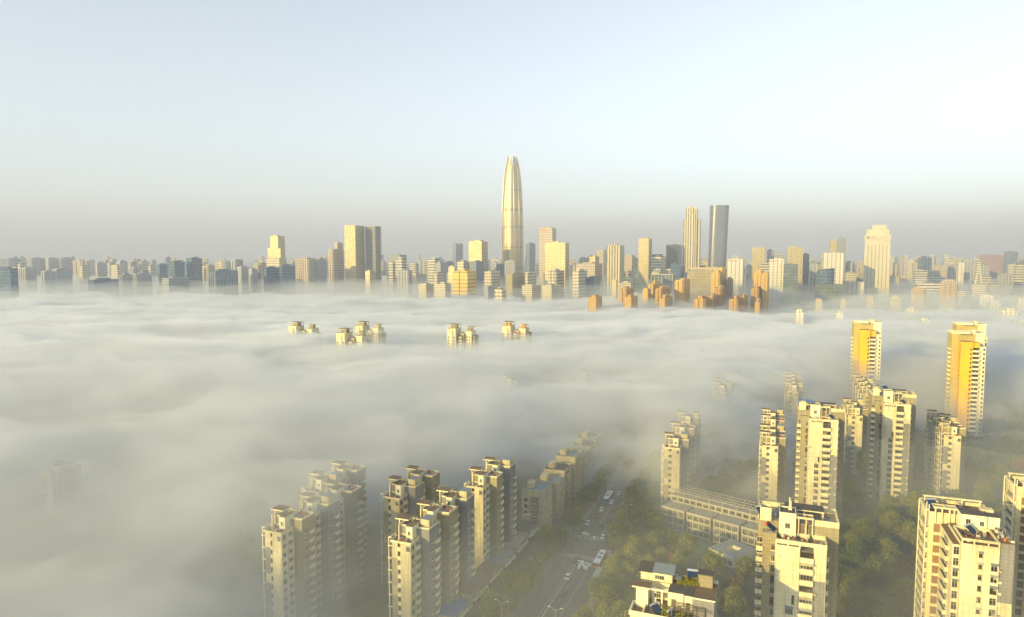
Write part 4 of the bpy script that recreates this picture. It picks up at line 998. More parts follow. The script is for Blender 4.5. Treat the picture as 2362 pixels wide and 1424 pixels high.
def spire(r, wd, dp, H, m):
    b = MB(); top = Vector((wd/2, dp/2, H+44))
    for a, c in ((wd*.25, dp*.25), (wd*.75, dp*.25), (wd*.75, dp*.75), (wd*.25, dp*.75)): b.bar((a, c, H), tuple(top), .55, 0, 5, .2)
    for k in range(1, 8):
        f = k/8; q = .25*(1-f); z = H+44*f; pts = [(wd*(.5-q), dp*(.5-q)), (wd*(.5+q), dp*(.5-q)), (wd*(.5+q), dp*(.5+q)), (wd*(.5-q), dp*(.5+q))]
        for i in range(4): b.bar((*pts[i], z), (*pts[(i+1) % 4], z), .28, 0, 4)
    b.build('spire', M['white'], r)
def frame_lines(r, wd, dp, H, m):
    b = MB()
    for i in range(7): x = i*(wd-.8)/6; b.box(x, x+.8, -.8, -.003, 0, H)
    b.box(0, wd, -.8, -.003, H+.003, H+1.2); b.build('white_frame', M['white'], r)
def hexes(r, wd, dp, H, m):
    b = MB(); s = 4.2; k = 0; z = 3
    while z < H-9:
        x = 1+(k % 2)*s/2
        while x < wd-2: b.box(x, x+s*.55, -.12, -.003, z, z+s*.55); x += s
        z += s*.85; k += 1
    b.build('window', M['glass'], r)['kind'] = 'stuff'
    b = MB(); glyphs(b, wd*.14, -.05, H-7, 6, 4.2, 0, 12); b.build('sign_lettering', M['blue'], r)
    b = MB(); pts = [(wd*.07+2.4*math.cos(i*math.pi/6), -.12, H-4.9+2.4*math.sin(i*math.pi/6)) for i in range(12)]; b.quad(pts); b.build('emblem', M['blue'], r)

SB = sky_building
T = [
 # left part
 (-40, 23, 41, 619, 1500, 'blue', 'dark blue glass block cut by the left edge, dotted with bright panes', {}),
 (42, 60, 84, 619, 1900, 'resid', 'tan gridded apartment slab just right of the dark blue block', {'x': res_bays}),
 (94, 104, 130, 626, 1760, 'resid', 'apartment slab with a sunlit end bay near the left edge', {'x': res_bays}),
 (118, 130, 166, 621, 1850, 'grey', 'grey gridded slab attached behind the one with sunlit end bay', {}),
 (0, 20, 51, 597, 2600, 'resid', 'distant long slab with lit left end at far left', {'x': res_bays}),
 (64, 74, 104, 596, 2600, 'resid', 'second distant long slab with lit end from the left', {'x': res_bays}),
 (105, 111, 134, 596, 2600, 'resid', 'third distant long slab with lit end from the left', {}),
 (135, 141, 172, 596, 2620, 'resid', 'fourth distant long slab with lit end from the left', {'x': res_bays}),
 (174, 181, 196, 600, 2900, 'cream', 'pale distant tower left of the row of lit ended slabs', {}),
 (197, 207, 218, 600, 2950, 'cream', 'pale distant tower with twin lit edges', {}),
 (219, 224, 243, 607, 2350, 'resid', 'grey slab with thin lit edge above the low blue building', {}),
 (247, 253, 268, 607, 2350, 'resid', 'second grey slab with thin lit edge above the low blue building', {}),
 (268, 277, 294, 603, 2300, 'resid', 'grey slab with round pale crown board', {}),
 (295, 301, 317, 605, 2360, 'resid', 'grey slab right of the one with crown board', {}),
 (320, 326, 344, 604, 2380, 'pink', 'pinkish slab with lit edge left of the blue glass trio', {}),
 (203, 216, 274, 646, 1650, 'blue', 'low wide blue building with cream end at left', {}),
 (276, 283, 306, 634, 1780, 'resid', 'grey apartment slab right of the low wide blue building', {'x': res_bays}),
 (306, 315, 350, 632, 1760, 'resid', 'wide grey apartment slab with two lit bays', {'x': res_bays}),
 (363, 368, 386, 610, 2000, 'blue', 'smallest tower of the blue glass trio at left', {}),
 (388, 402, 428, 604, 1900, 'blue', 'middle tower of the blue glass trio at left', {}),
 (429, 443, 466, 596, 1800, 'blue', 'tallest tower of the blue glass trio at left', {}),
 (373, 389, 437, 642, 1560, 'grey', 'low brick fronted block below the blue glass trio', {}),
 (469, 480, 496, 613, 1950, 'cream', 'narrow residential tower right of the blue glass trio', {'x': res_bays}),
 (481, 498, 549, 625, 1600, 'bluefin', 'blue finned office slab with a cream framed end', {'x': notch_fins(5)}),
 (532, 544, 560, 601, 2000, 'resid', 'residential tower with terracotta lit side', {'x': res_bays}),
 (546, 556, 572, 616, 1750, 'resid', 'narrow tower with bright lit strip beside the finned slab', {}),
 (573, 581, 594, 621, 1700, 'resid', 'second narrow tower with bright lit strip', {}),
 (596, 602, 618, 607, 2050, 'cream', 'cream residential tower left of the stepped twin tower', {'x': res_bays}),
 (623, 641, 657, 545, 2050, 'yellow', 'tall cream tower with blue flank, left landmark of the skyline', {}),
 (617, 647, 650, 573, 1960, 'yellow', 'lower cream slab joined in front of the left landmark tower', {}),
 (614, 644, 648, 595, 1900, 'cream', 'gridded cream block at the foot of the left landmark tower', {'p': 0}),
 (608, 614, 643, 617, 1700, 'blue', 'low blue shaded block below the left landmark tower', {}),
 (643, 650, 681, 613, 1720, 'blue', 'second low blue shaded block with small lit roof', {}),
 (681, 711, 727, 596, 1850, 'pink', 'broad cream tower with brown window bays', {'x': res_bays}),
 (728, 735, 752, 597, 1870, 'grey', 'slim tower with a bright edge right of the broad cream tower', {}),
 (757, 768, 793, 576, 1950, 'pink', 'terracotta tinted tower left of the diagrid tower', {'x': res_bays}),
 (771, 778, 791, 561, 2050, 'pink', 'higher cored tower rising behind the terracotta one', {}),
 (794, 819, 840, 520, 1950, 'yellow', 'tall yellow tower wrapped in a diamond diagrid, blue flank', {'x': diagrid, 'p': 0}),
 (842, 865, 878, 522, 1980, 'grey', 'unfinished tower wrapped in scaffold next to the diagrid tower', {'x': lattice, 'p': 0}),
 (896, 922, 938, 588, 2200, 'grey', 'grey hazy block behind the pair of curved banded towers', {}),
 (897, 906, 911, 606, 1900, 'band', 'left of the pair of pale banded towers', {'x': None}),
 (914, 927, 938, 597, 1880, 'band', 'right of the pair of pale banded towers', {}),
 (952, 980, 984, 633, 2150, 'pink', 'low pinkish hall right of the banded pair', {}),
 (988, 1003, 1015, 597, 1900, 'band', 'banded cream tower right of the pinkish hall', {}),
 (1004, 1016, 1030, 606, 1820, 'grey', 'gridded grey tower in front of the banded cream one', {}),
 (1034, 1048, 1050, 616, 1800, 'yellow', 'short bright cream block left of the golden building', {}),
 (1045, 1052, 1056, 562, 2700, 'bluefin', 'left one of two hazy slim dark towers behind the golden building', {'p': 2}),
 (1057, 1062, 1068, 563, 2720, 'grey', 'right one of two hazy slim dark towers behind the golden building', {}),
 (1081, 1111, 1125, 557, 1950, 'yellow', 'tall cream gridded tower with blue flank left of the great tower', {}),
 (1054, 1069, 1084, 604, 1700, 'cream', 'cream gridded block with pale mullions behind the golden building', {}),
 (1085, 1099, 1115, 603, 1700, 'bluefin', 'blue flanked twin of the gridded block behind the golden building', {}),
 (1044, 1078, 1099, 626, 1450, 'gold', 'golden banded office block with a dark centre joint', {'x': 'gold'}),
 (1117, 1133, 1154, 627, 1560, 'cream', 'square cream block with blue flank right of the golden one', {}),
 (965, 983, 1000, 656, 1350, 'cream', 'faint cream block sinking in fog left of the golden building', {}),
 (1002, 1027, 1040, 655, 1330, 'cream', 'second faint cream block touching the golden building', {}),
 (1000, 1008, 1025, 631, 1650, 'pink', 'terracotta banded tower left of the golden building', {}),
 (1116, 1126, 1140, 664, 1300, 'grey', 'faint grey block half in fog right of the golden one', {}),
 (1166, 1182, 1212, 632, 1500, 'olive', 'olive fronted block at the foot of the great tower', {}),
 (1211, 1217, 1237, 629, 1520, 'cream', 'blue flanked block with cream edge right of the great tower foot', {}),
 (1141, 1158, 1168, 668, 1250, 'tanx', 'low tan roof breaking the fog at the great tower foot', {}),
 (1213, 1221, 1235, 562, 2400, 'bluefin', 'hazy violet twin tower right of the great tower', {'p': 2}),
 (1243, 1274, 1283, 526, 1960, 'pink', 'tall pale pink tower with red roof lettering', {'x': red_sign(4, 2, 8)}),
 (1257, 1304, 1313, 560, 1850, 'yellow', 'wide cream yellow tower overlapping the pink lettered one', {}),
 (1264, 1283, 1302, 625, 1480, 'cream', 'cream block with ornate bay below the wide yellow tower', {'x': res_bays}),
 (1204, 1227, 1247, 659, 1280, 'cream', 'low striped block on the fog line right of the great tower', {}),
 (1250, 1272, 1291, 659, 1270, 'cream', 'second low striped block on the fog line', {}),
 (1320, 1335, 1355, 625, 1450, 'cream', 'narrow cream block with balcony strip and blue flank', {}),
 (1328, 1372, 1390, 608, 1750, 'pink', 'broad sandstone block with bright window grid', {}),
 (1337, 1350, 1355, 595, 2000, 'blue', 'blue box behind the sandstone block', {}),
 (1355, 1373, 1382, 592, 1900, 'yellow', 'striped cream block behind the sandstone block', {}),
 (1375, 1392, 1399, 577, 2600, 'pink', 'hazy pinkish block left of the golden striped tower', {}),
 (1352, 1370, 1384, 641, 1500, 'blue', 'blue shaded low block right of the balcony strip block', {}),
 (1399, 1431, 1440, 566, 1750, 'stripe', 'golden white tower with strong vertical stripes', {'x': notch_fins(5.5)}),
 (1440, 1458, 1466, 590, 2100, 'pink', 'tan block right of the golden striped tower', {}),
 (1458, 1464, 1474, 596, 2150, 'blue', 'blue box right of the tan block', {}),
 (1473, 1497, 1504, 551, 2000, 'yellow', 'tall plain cream tower with striped lower half', {}),
 (1502, 1525, 1538, 592, 1850, 'band', 'banded cream tower with grey flank', {}),
 (1504, 1526, 1529, 587, 2050, 'blue', 'thin blue slab top behind the banded cream tower', {'p': 0}),
 (1537, 1566, 1575, 565, 2080, 'dark', 'dark glass tower left of the stepped twin peak', {}),
 (1554, 1570, 1583, 616, 1750, 'blue', 'blue box below the dark glass tower', {}),
 (1586, 1660, 1665, 618, 1500, 'yellow', 'very wide cream block pierced by a honeycomb of windows, blue emblem', {'x': hexes, 'p': 0}),
 (1502, 1552, 1556, 634, 1560, 'glassgreen', 'glass hall with tall white frame lines', {'x': frame_lines}),
 (1424, 1455, 1462, 652, 1380, 'cream', 'small cream slab with vertical slots on the fog', {'x': notch_fins(5)}),
 (1411, 1422, 1425, 647, 1400, 'yellow', 'narrow sunlit shaft left of the slotted slab', {}),
 (1440, 1462, 1468, 641, 1500, 'glassgreen', 'flat green tinted hall above the slotted slab', {}),
 (1677, 1714, 1721, 598, 1700, 'white', 'pale tower with red lettering and a white roof arch', {'x': 'arch'}),
 (1735, 1766, 1770, 572, 2100, 'yellow', 'cream tower with slotted lower half behind the orange twins', {}),
 (1770, 1786, 1788, 577, 2250, 'grey', 'grey banded slab attached to the slotted cream tower', {}),
 (1721, 1733, 1738, 613, 1950, 'blue', 'blue box right of the lettered arch tower', {}),
 (1771, 1805, 1808, 598, 1700, 'white', 'pale tower with red lettering left of the square green tower', {'x': red_sign(8, 4, 4.5)}),
 (1813, 1852, 1853, 571, 1900, 'yellow', 'square cream tower with small dark square panes', {}),
 (1850, 1865, 1867, 586, 1950, 'blue', 'blue flanked annex of the square cream tower', {}),
 (1808, 1838, 1841, 610, 1650, 'glassgreen', 'greenish glass block at the foot of the square cream tower', {}),
 (1866, 1875, 1876, 606, 2200, 'grey', 'slim tan tower right of the square cream tower', {}),
 (1895, 1940, 1946, 584, 1700, 'white', 'white portal framed tower with vertical slots', {'x': notch_fins(6)}),
 (1913, 1932, 1934, 557, 2050, 'yellow', 'narrow cream top rising behind the portal framed tower', {}),
 (1932, 1951, 1952, 550, 2000, 'grey', 'taller grey slab behind the portal framed tower', {'p': 2}),
 (1950, 1970, 1971, 610, 2150, 'blue', 'small deep blue box right of the portal framed tower', {}),
 (1942, 1992, 1993, 650, 1750, 'white', 'low colonnaded hall left of the great white tower', {'x': notch_fins(4), 'p': 0}),
 (1950, 1990, 1992, 641, 2050, 'blue', 'low dark hall behind the colonnaded hall', {'p': 0}),
 (2051, 2062, 2063, 592, 2800, 'whiteband', 'slim banded tower just right of the great white tower', {}),
 (2085, 2094, 2095, 589, 2800, 'whiteband', 'second slim banded tower to the right', {}),
 (2143, 2155, 2156, 588, 2800, 'whiteband', 'third slim banded tower to the right', {}),
 (2177, 2188, 2189, 588, 2850, 'whiteband', 'fourth slim banded tower to the right', {}),
 (2189, 2222, 2224, 596, 3000, 'cream', 'serrated pale apartment row in the haze at right', {'x': res_bays}),
 (2168, 2184, 2186, 613, 2500, 'cream', 'pale block in front of the fourth slim tower', {}),
 (2185, 2199, 2200, 607, 2480, 'cream', 'second pale block in front of the serrated row', {}),
 (2209, 2223, 2224, 607, 2300, 'white', 'bright slab with dark cap at right', {}),
 (2104, 2137, 2139, 606, 2600, 'cream', 'wide pale grid block in the haze at right', {}),
 (2139, 2175, 2176, 614, 2700, 'cream', 'pinkish pale grid block in the haze at right', {}),
 (2105, 2184, 2188, 640, 2100, 'whiteband', 'very wide low exhibition hall at right', {'p': 0}),
 (2110, 2170, 2173, 655, 1750, 'whiteband', 'white podium with terraces below the exhibition hall', {}),
 (2249, 2262, 2264, 601, 2300, 'band', 'pale tower behind the spire at right', {}),
 (2256, 2322, 2323, 589, 3200, 'red', 'reddish cluster of hazy towers at far right', {'x': res_bays}),
 (2316, 2348, 2349, 581, 2900, 'bluefin', 'blue grey hazy tower right of the reddish cluster', {}),
 (2350, 2374, 2380, 600, 2800, 'bluefin', 'blue grey hazy block cut by the right edge', {}),
 (2104, 2133, 2135, 665, 1300, 'pink', 'brownish balconied tower left of the taller brown one', {'x': res_bays}),
 (2170, 2206, 2208, 648, 1260, 'pink', 'taller brown balconied tower at right', {'x': res_bays}),
 (2241, 2272, 2273, 655, 1400, 'whiteband', 'white banded tower topped by a tall lattice spire', {'x': spire, 'p': 0}),
 (2208, 2228, 2229, 676, 1350, 'whiteband', 'low white banded block between brown tower and spire tower', {}),
 (2258, 2292, 2293, 681, 1250, 'white', 'cream cubic block in front of the spire tower', {}),
 (2279, 2309, 2310, 698, 1150, 'white', 'lower cream block right of the cubic one', {}),
 (2220, 2238, 2240, 690, 1200, 'grey', 'grey slab left of the cubic cream block', {}),
 (1998, 2014, 2015, 686, 1150, 'cream', 'small banded block below the great white tower', {}),
 (2051, 2077, 2078, 687, 1130, 'cream', 'small banded block right of the great white tower foot', {}),
 (1937, 1951, 1952, 692, 1120, 'cream', 'small block below the glass podium', {}),
 (1880, 1896, 1897, 692, 1130, 'pink', 'small gabled block left below the glass podium', {}),
 (2088, 2117, 2118, 715, 960, 'white', 'pale round cornered rooftop rising from fog at right', {}),
 (2177, 2207, 2208, 716, 960, 'white', 'pale misty rooftop right of the round cornered one', {}),
 (2307, 2345, 2346, 718, 900, 'white', 'cream twin roofed block on the fog near the right edge', {}),
 (2345, 2380, 2384, 690, 1100, 'white', 'cream block cut by the right edge above the fog', {}),
 (2331, 2380, 2384, 742, 800, 'white', 'large pale block cut by right edge, half in fog', {}),
 (2122, 2148, 2149, 738, 820, 'white', 'faint pale slab between the yellow towers', {}),
 (1926, 1944, 1945, 724, 900, 'white', 'faint flat rooftop left of the lone yellow tower', {}),
 (1833, 1853, 1854, 721, 900, 'white', 'faint flat rooftop lowest on the fog right of centre', {}),
 (2280, 2330, 2332, 655, 2000, 'whiteband', 'low arched roof hall at far right', {'p': 0}),
 # orange group
 (1496, 1508, 1538, 655, 1250, 'orange', 'orange apartment slab with stepped bays left of the triple group', {'x': res_bays, 'g': 1}),
 (1558, 1577, 1604, 646, 1230, 'orange', 'wide orange apartment slab with six bays', {'x': res_bays, 'g': 1}),
 (1643, 1660, 1676, 629, 1260, 'orange', 'tall orange tower with dark vertical joints', {'x': res_bays, 'g': 1}),
 (1654, 1668, 1678, 620, 1320, 'orange', 'orange tower peeking above its neighbour with dark joints', {'x': res_bays, 'g': 1}),
 (1675, 1684, 1698, 645, 1300, 'olive', 'olive shaded tower right of the tall orange one', {'x': res_bays, 'g': 1}),
 (1742, 1758, 1766, 627, 1260, 'orange', 'left orange tower of the brightest pair', {'x': res_bays, 'g': 1}),
 (1759, 1772, 1790, 632, 1200, 'orange', 'right orange tower of the brightest pair, olive flank', {'x': res_bays, 'g': 1}),
 (1430, 1446, 1460, 666, 1180, 'rust', 'rust orange stepped block above the leftmost rust tops', {'x': res_bays, 'g': 1}),
 (1482, 1494, 1500, 668, 1200, 'orange', 'pale orange narrow block in the fog', {'g': 1}),
 (1513, 1527, 1546, 666, 1170, 'rust', 'rust orange stepped block in the middle of the group', {'x': res_bays, 'g': 1}),
 (1648, 1664, 1673, 665, 1180, 'rust', 'rust orange block in front of the tall orange tower', {'x': res_bays, 'g': 1}),
 (1735, 1750, 1760, 665, 1180, 'rust', 'rust orange block in front of the brightest pair', {'x': res_bays, 'g': 1}),
 (1357, 1375, 1389, 686, 1080, 'rust', 'leftmost faded rust top floating on the fog', {'g': 2}),
 (1440, 1456, 1471, 686, 1070, 'rust', 'second rust top floating on the fog', {'g': 2}),
 (1520, 1534, 1551, 688, 1060, 'rust', 'third rust top floating on the fog, dark flank', {'g': 2}),
 (1603, 1625, 1636, 689, 1050, 'rust', 'wide rust top on the fog below the tall orange tower', {'g': 2, 'x': res_bays}),
 (1633, 1645, 1655, 684, 1090, 'rust', 'smaller rust top stepping behind the wide one', {'g': 2, 'x': res_bays}),
 (1684, 1702, 1712, 690, 1050, 'rust', 'wide rust top on the fog below the brightest pair', {'g': 2, 'x': res_bays}),
 (1706, 1718, 1728, 684, 1090, 'rust', 'dark flanked rust top right of the wide ones', {'g': 2, 'x': res_bays}),
 (1744, 1752, 1762, 697, 1030, 'rust', 'lowest rust top at the right end of the group', {'g': 2}),
]
FS['tanx'] = FS['cream']
def gold_joint(r, wd, dp, H, m):
    b = MB(); b.box(wd*.44, wd*.48, -.25, -.003, 0, H+.4); b.build('dark_joint', M['black'], r)
def arch_sign(r, wd, dp, H, m): crown_arch(r, wd, dp, H, m); red_sign(6, 5, 4)(r, wd, dp, H, m)
SKYRECT = []
for (pL, pM, pR, yt, D, st, lab, ex) in T:
    x = ex.get('x'); x = {'gold': gold_joint, 'arch': arch_sign}.get(x, x)
    g = {1: 'orange apartment towers above the fog', 2: 'rust coloured tower tops on the fog'}.get(ex.get('g'), 'skyline buildings beyond the fog')
    res = st in ('resid', 'orange', 'rust', 'olive') or 'apartment' in lab or 'residential' in lab
    o = SB(pL, pM, pR, yt, D, st, lab, name='apartment_tower' if res else ('hall' if 'hall' in lab else 'office_tower'), cat='apartment tower' if res else ('hall' if 'hall' in lab else 'office tower'), group=g, plant=ex.get('p', 1), extra=x)
    SKYRECT.append((pL, pR, yt, D))

# the great bullet-shaped tower
def great_tower():
    D = 2080; x, y = corner(1182, 640, D); H = Z(1182, 361, D)
    r = empty('great_tower', x, y, 0, -G*.5, 'supertall bullet shaped glass tower with a crown of petals, highest on the skyline', 'skyscraper')
    prof = [(0, .94), (.12, .97), (.25, .99), (.38, 1.0), (.5, .985), (.6, .955), (.7, .905), (.78, .845), (.84, .78), (.89, .7), (.93, .61)]
    R0 = 32.5; n = 64
    def rad(f):
        for (a, ra), (c, rc) in zip(prof, prof[1:]):
            if f <= c: return ra+(rc-ra)*(f-a)/(c-a)
        return prof[-1][1]-(f-.93)*3.2
    def plan(a, q): return 1-.035*q*abs(math.sin(4*a))**.5*0+.02*q*math.cos(8*a)
    b = MB(); zs = [i/90*.93 for i in range(91)]
    for i in range(90):
        f0, f1 = zs[i], zs[i+1]; mech = any(abs((f0+f1)/2-c) < .006 for c in (.21, .36, .5, .62, .76))
        r0, r1 = rad(f0)*R0*(.985 if mech else 1), rad(f1)*R0*(.985 if mech else 1)
        for k in range(n):
            a0, a1 = 2*math.pi*k/n, 2*math.pi*(k+1)/n; p0, p1 = plan(a0, 1), plan(a1, 1)
            q = [(r0*p0*math.cos(a0), r0*p0*math.sin(a0), f0*H), (r0*p1*math.cos(a1), r0*p1*math.sin(a1), f0*H), (r1*p1*math.cos(a1), r1*p1*math.sin(a1), f1*H), (r1*p0*math.cos(a0), r1*p0*math.sin(a0), f1*H)]
            b.quad(q, 1 if mech else 0, [(a0*R0, f0*H), (a1*R0, f0*H), (a1*R0, f1*H), (a0*R0, f1*H)])
    rt_ = rad(.93)*R0*.8; b.quad([(rt_*math.cos(k*math.pi/8), rt_*math.sin(k*math.pi/8), .915*H) for k in range(16)], 1)
    o = b.build('curtain_wall', [FS['towerglass'], M['towerdark']], r)
    for p in o.data.polygons: p.use_smooth = True
    def rib(a, f, d=0): rr = rad(f)*R0+.5; return Vector((rr*math.cos(a+d), rr*math.sin(a+d), f*H))
    for k in range(8):
        a = k*math.pi/4+.2; b = MB()
        for sgn in (-1, 1):
            pts = []
            for i in range(41):
                f = .015+i/40*.95
                dl = .17*math.sin(math.pi*min(1, f/.32)*.5) if f < .32 else .17*(1-.55*(f-.32)/.66)
                if f > .9: dl += (f-.9)*1.4
                pts.append(rib(a, f, sgn*dl*(.25+.75*min(1, f/.25))))
            for p, q in zip(pts, pts[1:]): b.bar(p, q, .6, 0, 4)
        b.build('facade_rib', M['goldrib'], r)
    for k in range(8):                                      # petals of the crown
        a = k*math.pi/4+.2+math.pi/8; b = MB(); m_ = 10
        for i in range(m_):
            f0, f1 = .9+.1*i/m_, .9+.1*(i+1)/m_; w0, w1 = .36*math.sqrt(max(0, 1-((f0-.9)/.1)**2))+.015, .36*math.sqrt(max(0, 1-((f1-.9)/.1)**2))+.015
            for s_, dr in ((1, .4), (-1, -.8)):
                def pt(f, w_): rr = rad(min(f, .93))*R0-(max(0, f-.93)*3.0*R0)+dr; return (rr*math.cos(a+w_), rr*math.sin(a+w_), f*H)
                q = [pt(f0, -w0), pt(f0, 0), pt(f1, 0), pt(f1, -w1)]; q2 = [pt(f0, 0), pt(f0, w0), pt(f1, w1), pt(f1, 0)]
                b.quad(q if s_ > 0 else q[::-1]); b.quad(q2 if s_ > 0 else q2[::-1])
        b.build('crown_petal', FS['towerglass'], r)
FS['towerglass'] = facade('facade_great_tower', (.6, .49, .28), (.52, .43, .26), 4.5, 3.0, .6, .9, rough=.36, grough=.32, gmetal=.8, var=.05)
M['towerdark'] = plain('louvre_band', (.3, .27, .22), .4, .5); M['goldrib'] = plain('champagne_rib', (.8, .72, .5), .35, .3)
great_tower()

# stepped twin peak, curved glass tower, great white tower, blue curved tower, wedge
def stepped_peak():
    D = 2100; L = corner(1576, 530, D); r = empty('stepped_skyscraper', L[0], L[1], 0, -G, 'tall golden ribbed skyscraper with stepped corners', 'skyscraper'); H = Z(1590, 478, D); k = D/F
    m = [FS['stripe'], FS['bluefin'], M['roof']]
    b = MB(); b.box(6, 28, 0, 30, 0, H-3, 0, 2); b.box(0, 5.997, 4, 30, 0, H-38, 0, 2); b.box(28.003, 40, 3, 34, 0, H-8, 0, 2); b.box(40.003, 49, 8, 34, 0, H-36, 0, 2); b.build('wall', m, r)
    b = MB(); b.box(9, 26, 3, 27, H-3, H+1, 0); b.box(30, 38, 6, 30, H-8, H-3, 0); b.build('roof_plant', [M['cream']], r)
    b = MB()
    for i in range(7): x = 6+i*3.5; b.box(x, x+.8, -1, -.003, 0, H-2)
    for i in range(3): x = 28.1+i*5; b.box(x, x+.8, 2, 2.997, 0, H-7)
    b.box(27.4, 28.8, -1.4, 3, 0, H-20); b.build('facade_fins', M['white'], r)
stepped_peak()
def curved_tower():
    D = 2120; cx = 1656; L = corner(cx, 540, D); r = empty('curved_skyscraper', L[0], L[1], 0, -G*.3, 'silver skyscraper with a softly twisted rounded front', 'skyscraper'); H = Z(cx, 477, D); b = MB(); n = 40; m_ = 30
    def pt(i, k):
        f = i/m_; a = 2*math.pi*k/n; e = .55; c, s = math.cos(a), math.sin(a); sc_ = .93+.08*f
        x = 27.5*math.copysign(abs(c)**e, c); y = 22*math.copysign(abs(s)**(.8), s); tw = -.16+.22*f
        return ((x*math.cos(tw)-y*math.sin(tw))*sc_+6*f-3, (x*math.sin(tw)+y*math.cos(tw))*sc_, f*H)
    for i in range(m_):
        for k in range(n): b.quad([pt(i, k), pt(i, (k+1) % n), pt(i+1, (k+1) % n), pt(i+1, k)], 0, [(k*4, i/m_*H), (k*4+4, i/m_*H), (k*4+4, (i+1)/m_*H), (k*4, (i+1)/m_*H)])
    b.quad([pt(m_, k) for k in range(n)], 1); o = b.build('curtain_wall', [FS['sil'], M['roof']], r)
    for p in o.data.polygons: p.use_smooth = True
    b = MB()
    for k in range(n): a, c = Vector(pt(m_, k)), Vector(pt(m_, (k+1) % n)); b.quad([a, c, c+Vector((0, 0, 3)), a+Vector((0, 0, 3))])
    b.build('parapet', FS['sil'], r)
curved_tower()
def white_tower():
    D = 1800; L = corner(1994, 560, D); r = empty('great_white_tower', L[0], L[1], 0, -R(27), 'great white tower with dark window slots and a stepped crown', 'skyscraper'); H = Z(2020, 543, D); w_ = 61; d = 40
    b = MB(); 
    def frus(x0, x1, y0, y1, z0, z1, q, m=0):
        A = [(x0, y0), (x1, y0), (x1, y1), (x0, y1)]; B = [(x0+q, y0+q), (x1-q, y0+q), (x1-q, y1-q), (x0+q, y1-q)]
        for i in range(4): j = (i+1) % 4; b.quad([(*A[i], z0), (*A[j], z0), (*B[j], z1), (*B[i], z1)], m)
        b.quad([(*p, z1) for p in B], m)
    frus(0, w_, 0, d, 0, H-12, 1.2); frus(-.2, w_+.2, -.8, d, H-12, H, 0)
    b.box(4, w_-5, 4, d-4, H, H+15); b.box(w_*.28, w_*.82, 8, d-8, H+15, H+26); b.build('wall', FS['plainwhite'], r)
    b = MB()
    for i in range(6):
        x = 8.5+i*8.6
        for z in range(14, int(H-24), 5): yy = 1.2*z/(H-12); b.box(x, x+1.5, yy-.15, yy+.3, z, z+3.6)
    b.box(6, 11, -.95, -.803, H-8.5, H-3.5); b.build('window', M['glass'], r)['kind'] = 'stuff'
    b = MB(); glyphs(b, 15, -.81, H-8, 3, 4, 0, 5); glyphs(b, 34, -.81, H-7.4, 6, 2.6, 0, 9); b.build('sign_lettering', M['dframe'], r)
    b = MB(); 
    for i in range(5): b.box(w_*.62+i*4.2, w_*.62+i*4.2+1.6, 3.2, 3.997, H, H+15)
    b.bar((w_*.75, 20, H+26), (w_*.75, 20, H+30), .4); b.build('crown_fins', FS['plainwhite'], r)
fs('plainwhite', (.68, .62, .44), (.6, .55, .4), 3.8, 9, .1, .5)
white_tower()
def blue_curve():
    D = 1500; L = corner(1904, 640, D); r = empty('curved_blue_tower', L[0], L[1], 0, 0, 'deep blue glass tower with a rounded front and sloping top', 'office tower'); H = Z(1904, 622, D); b = MB(); n = 40
    P_ = [(18.5*math.cos(2*math.pi*k/n), 16*math.sin(2*math.pi*k/n)) for k in range(n)]; zt = [H+p[0]*.16 for p in P_]; b.prism(P_, 0, H, 0, 1, zt); b.build('curtain_wall', [FS['blue'], M['roof']], r)
    b = MB()
    for z in range(10, int(H), 8): b.prism([(p[0]*1.01, p[1]*1.01) for p in P_], z, z+.5)
    b.build('floor_band', M['bluegrey'], r)
    D = 1460; a = corner(1882, 656, D); r = empty('glass_podium', a[0], a[1], 0, -G, 'green tinted glass podium hall below the deep blue tower', 'hall'); H = Z(1882, 656, D); b = MB(); b.prism([(0, 0), (53, 0), (53, 30), (0, 30)], 0, H, 0, 1); b.build('curtain_wall', [FS['glassgreen'], M['bluegrey']], r)
    b = MB()
    for x in (0, 36, 52.4): b.box(x, x+.8, -.8, -.003, 0, H+1)
    for z in (H-7, H-14, H-22): b.box(0, 53, -.5, -.01, z, z+.6)
    b.build('frame', M['bluegrey'], r)
blue_curve()
def wedge():
    D = 1480; L = corner(1464, 640, D); r = empty('wedge_glass_hall', L[0], L[1], 0, -G*.4, 'green glass hall sweeping down to the right like a sail', 'hall'); H = Z(1470, 618, D); b = MB(); n = 14
    top = lambda f: H*(1-.78*f**1.4)+3*math.sin(f*3.1)
    for i in range(n):
        f0, f1 = i/n, (i+1)/n; x0, x1 = f0*42, f1*42
        b.quad([(x0, 0, 0), (x1, 0, 0), (x1, 0, top(f1)), (x0, 0, top(f0))]); b.quad([(x1, 28, 0), (x0, 28, 0), (x0, 28, top(f0)), (x1, 28, top(f1))]); b.quad([(x0, 0, top(f0)), (x1, 0, top(f1)), (x1, 28, top(f1)), (x0, 28, top(f0))])
    b.quad([(0, 28, 0), (0, 0, 0), (0, 0, top(0)), (0, 28, top(0))]); b.quad([(42, 0, 0), (42, 28, 0), (42, 28, top(1)), (42, 0, top(1))]); b.build('curtain_wall', FS['glassgreen'], r)
    b = MB()
    for i in range(n): b.bar((i/n*42, -.4, top(i/n)), ((i+1)/n*42, -.4, top((i+1)/n)), .7)
    b.build('edge_beam', M['bluegrey'], r)
wedge()

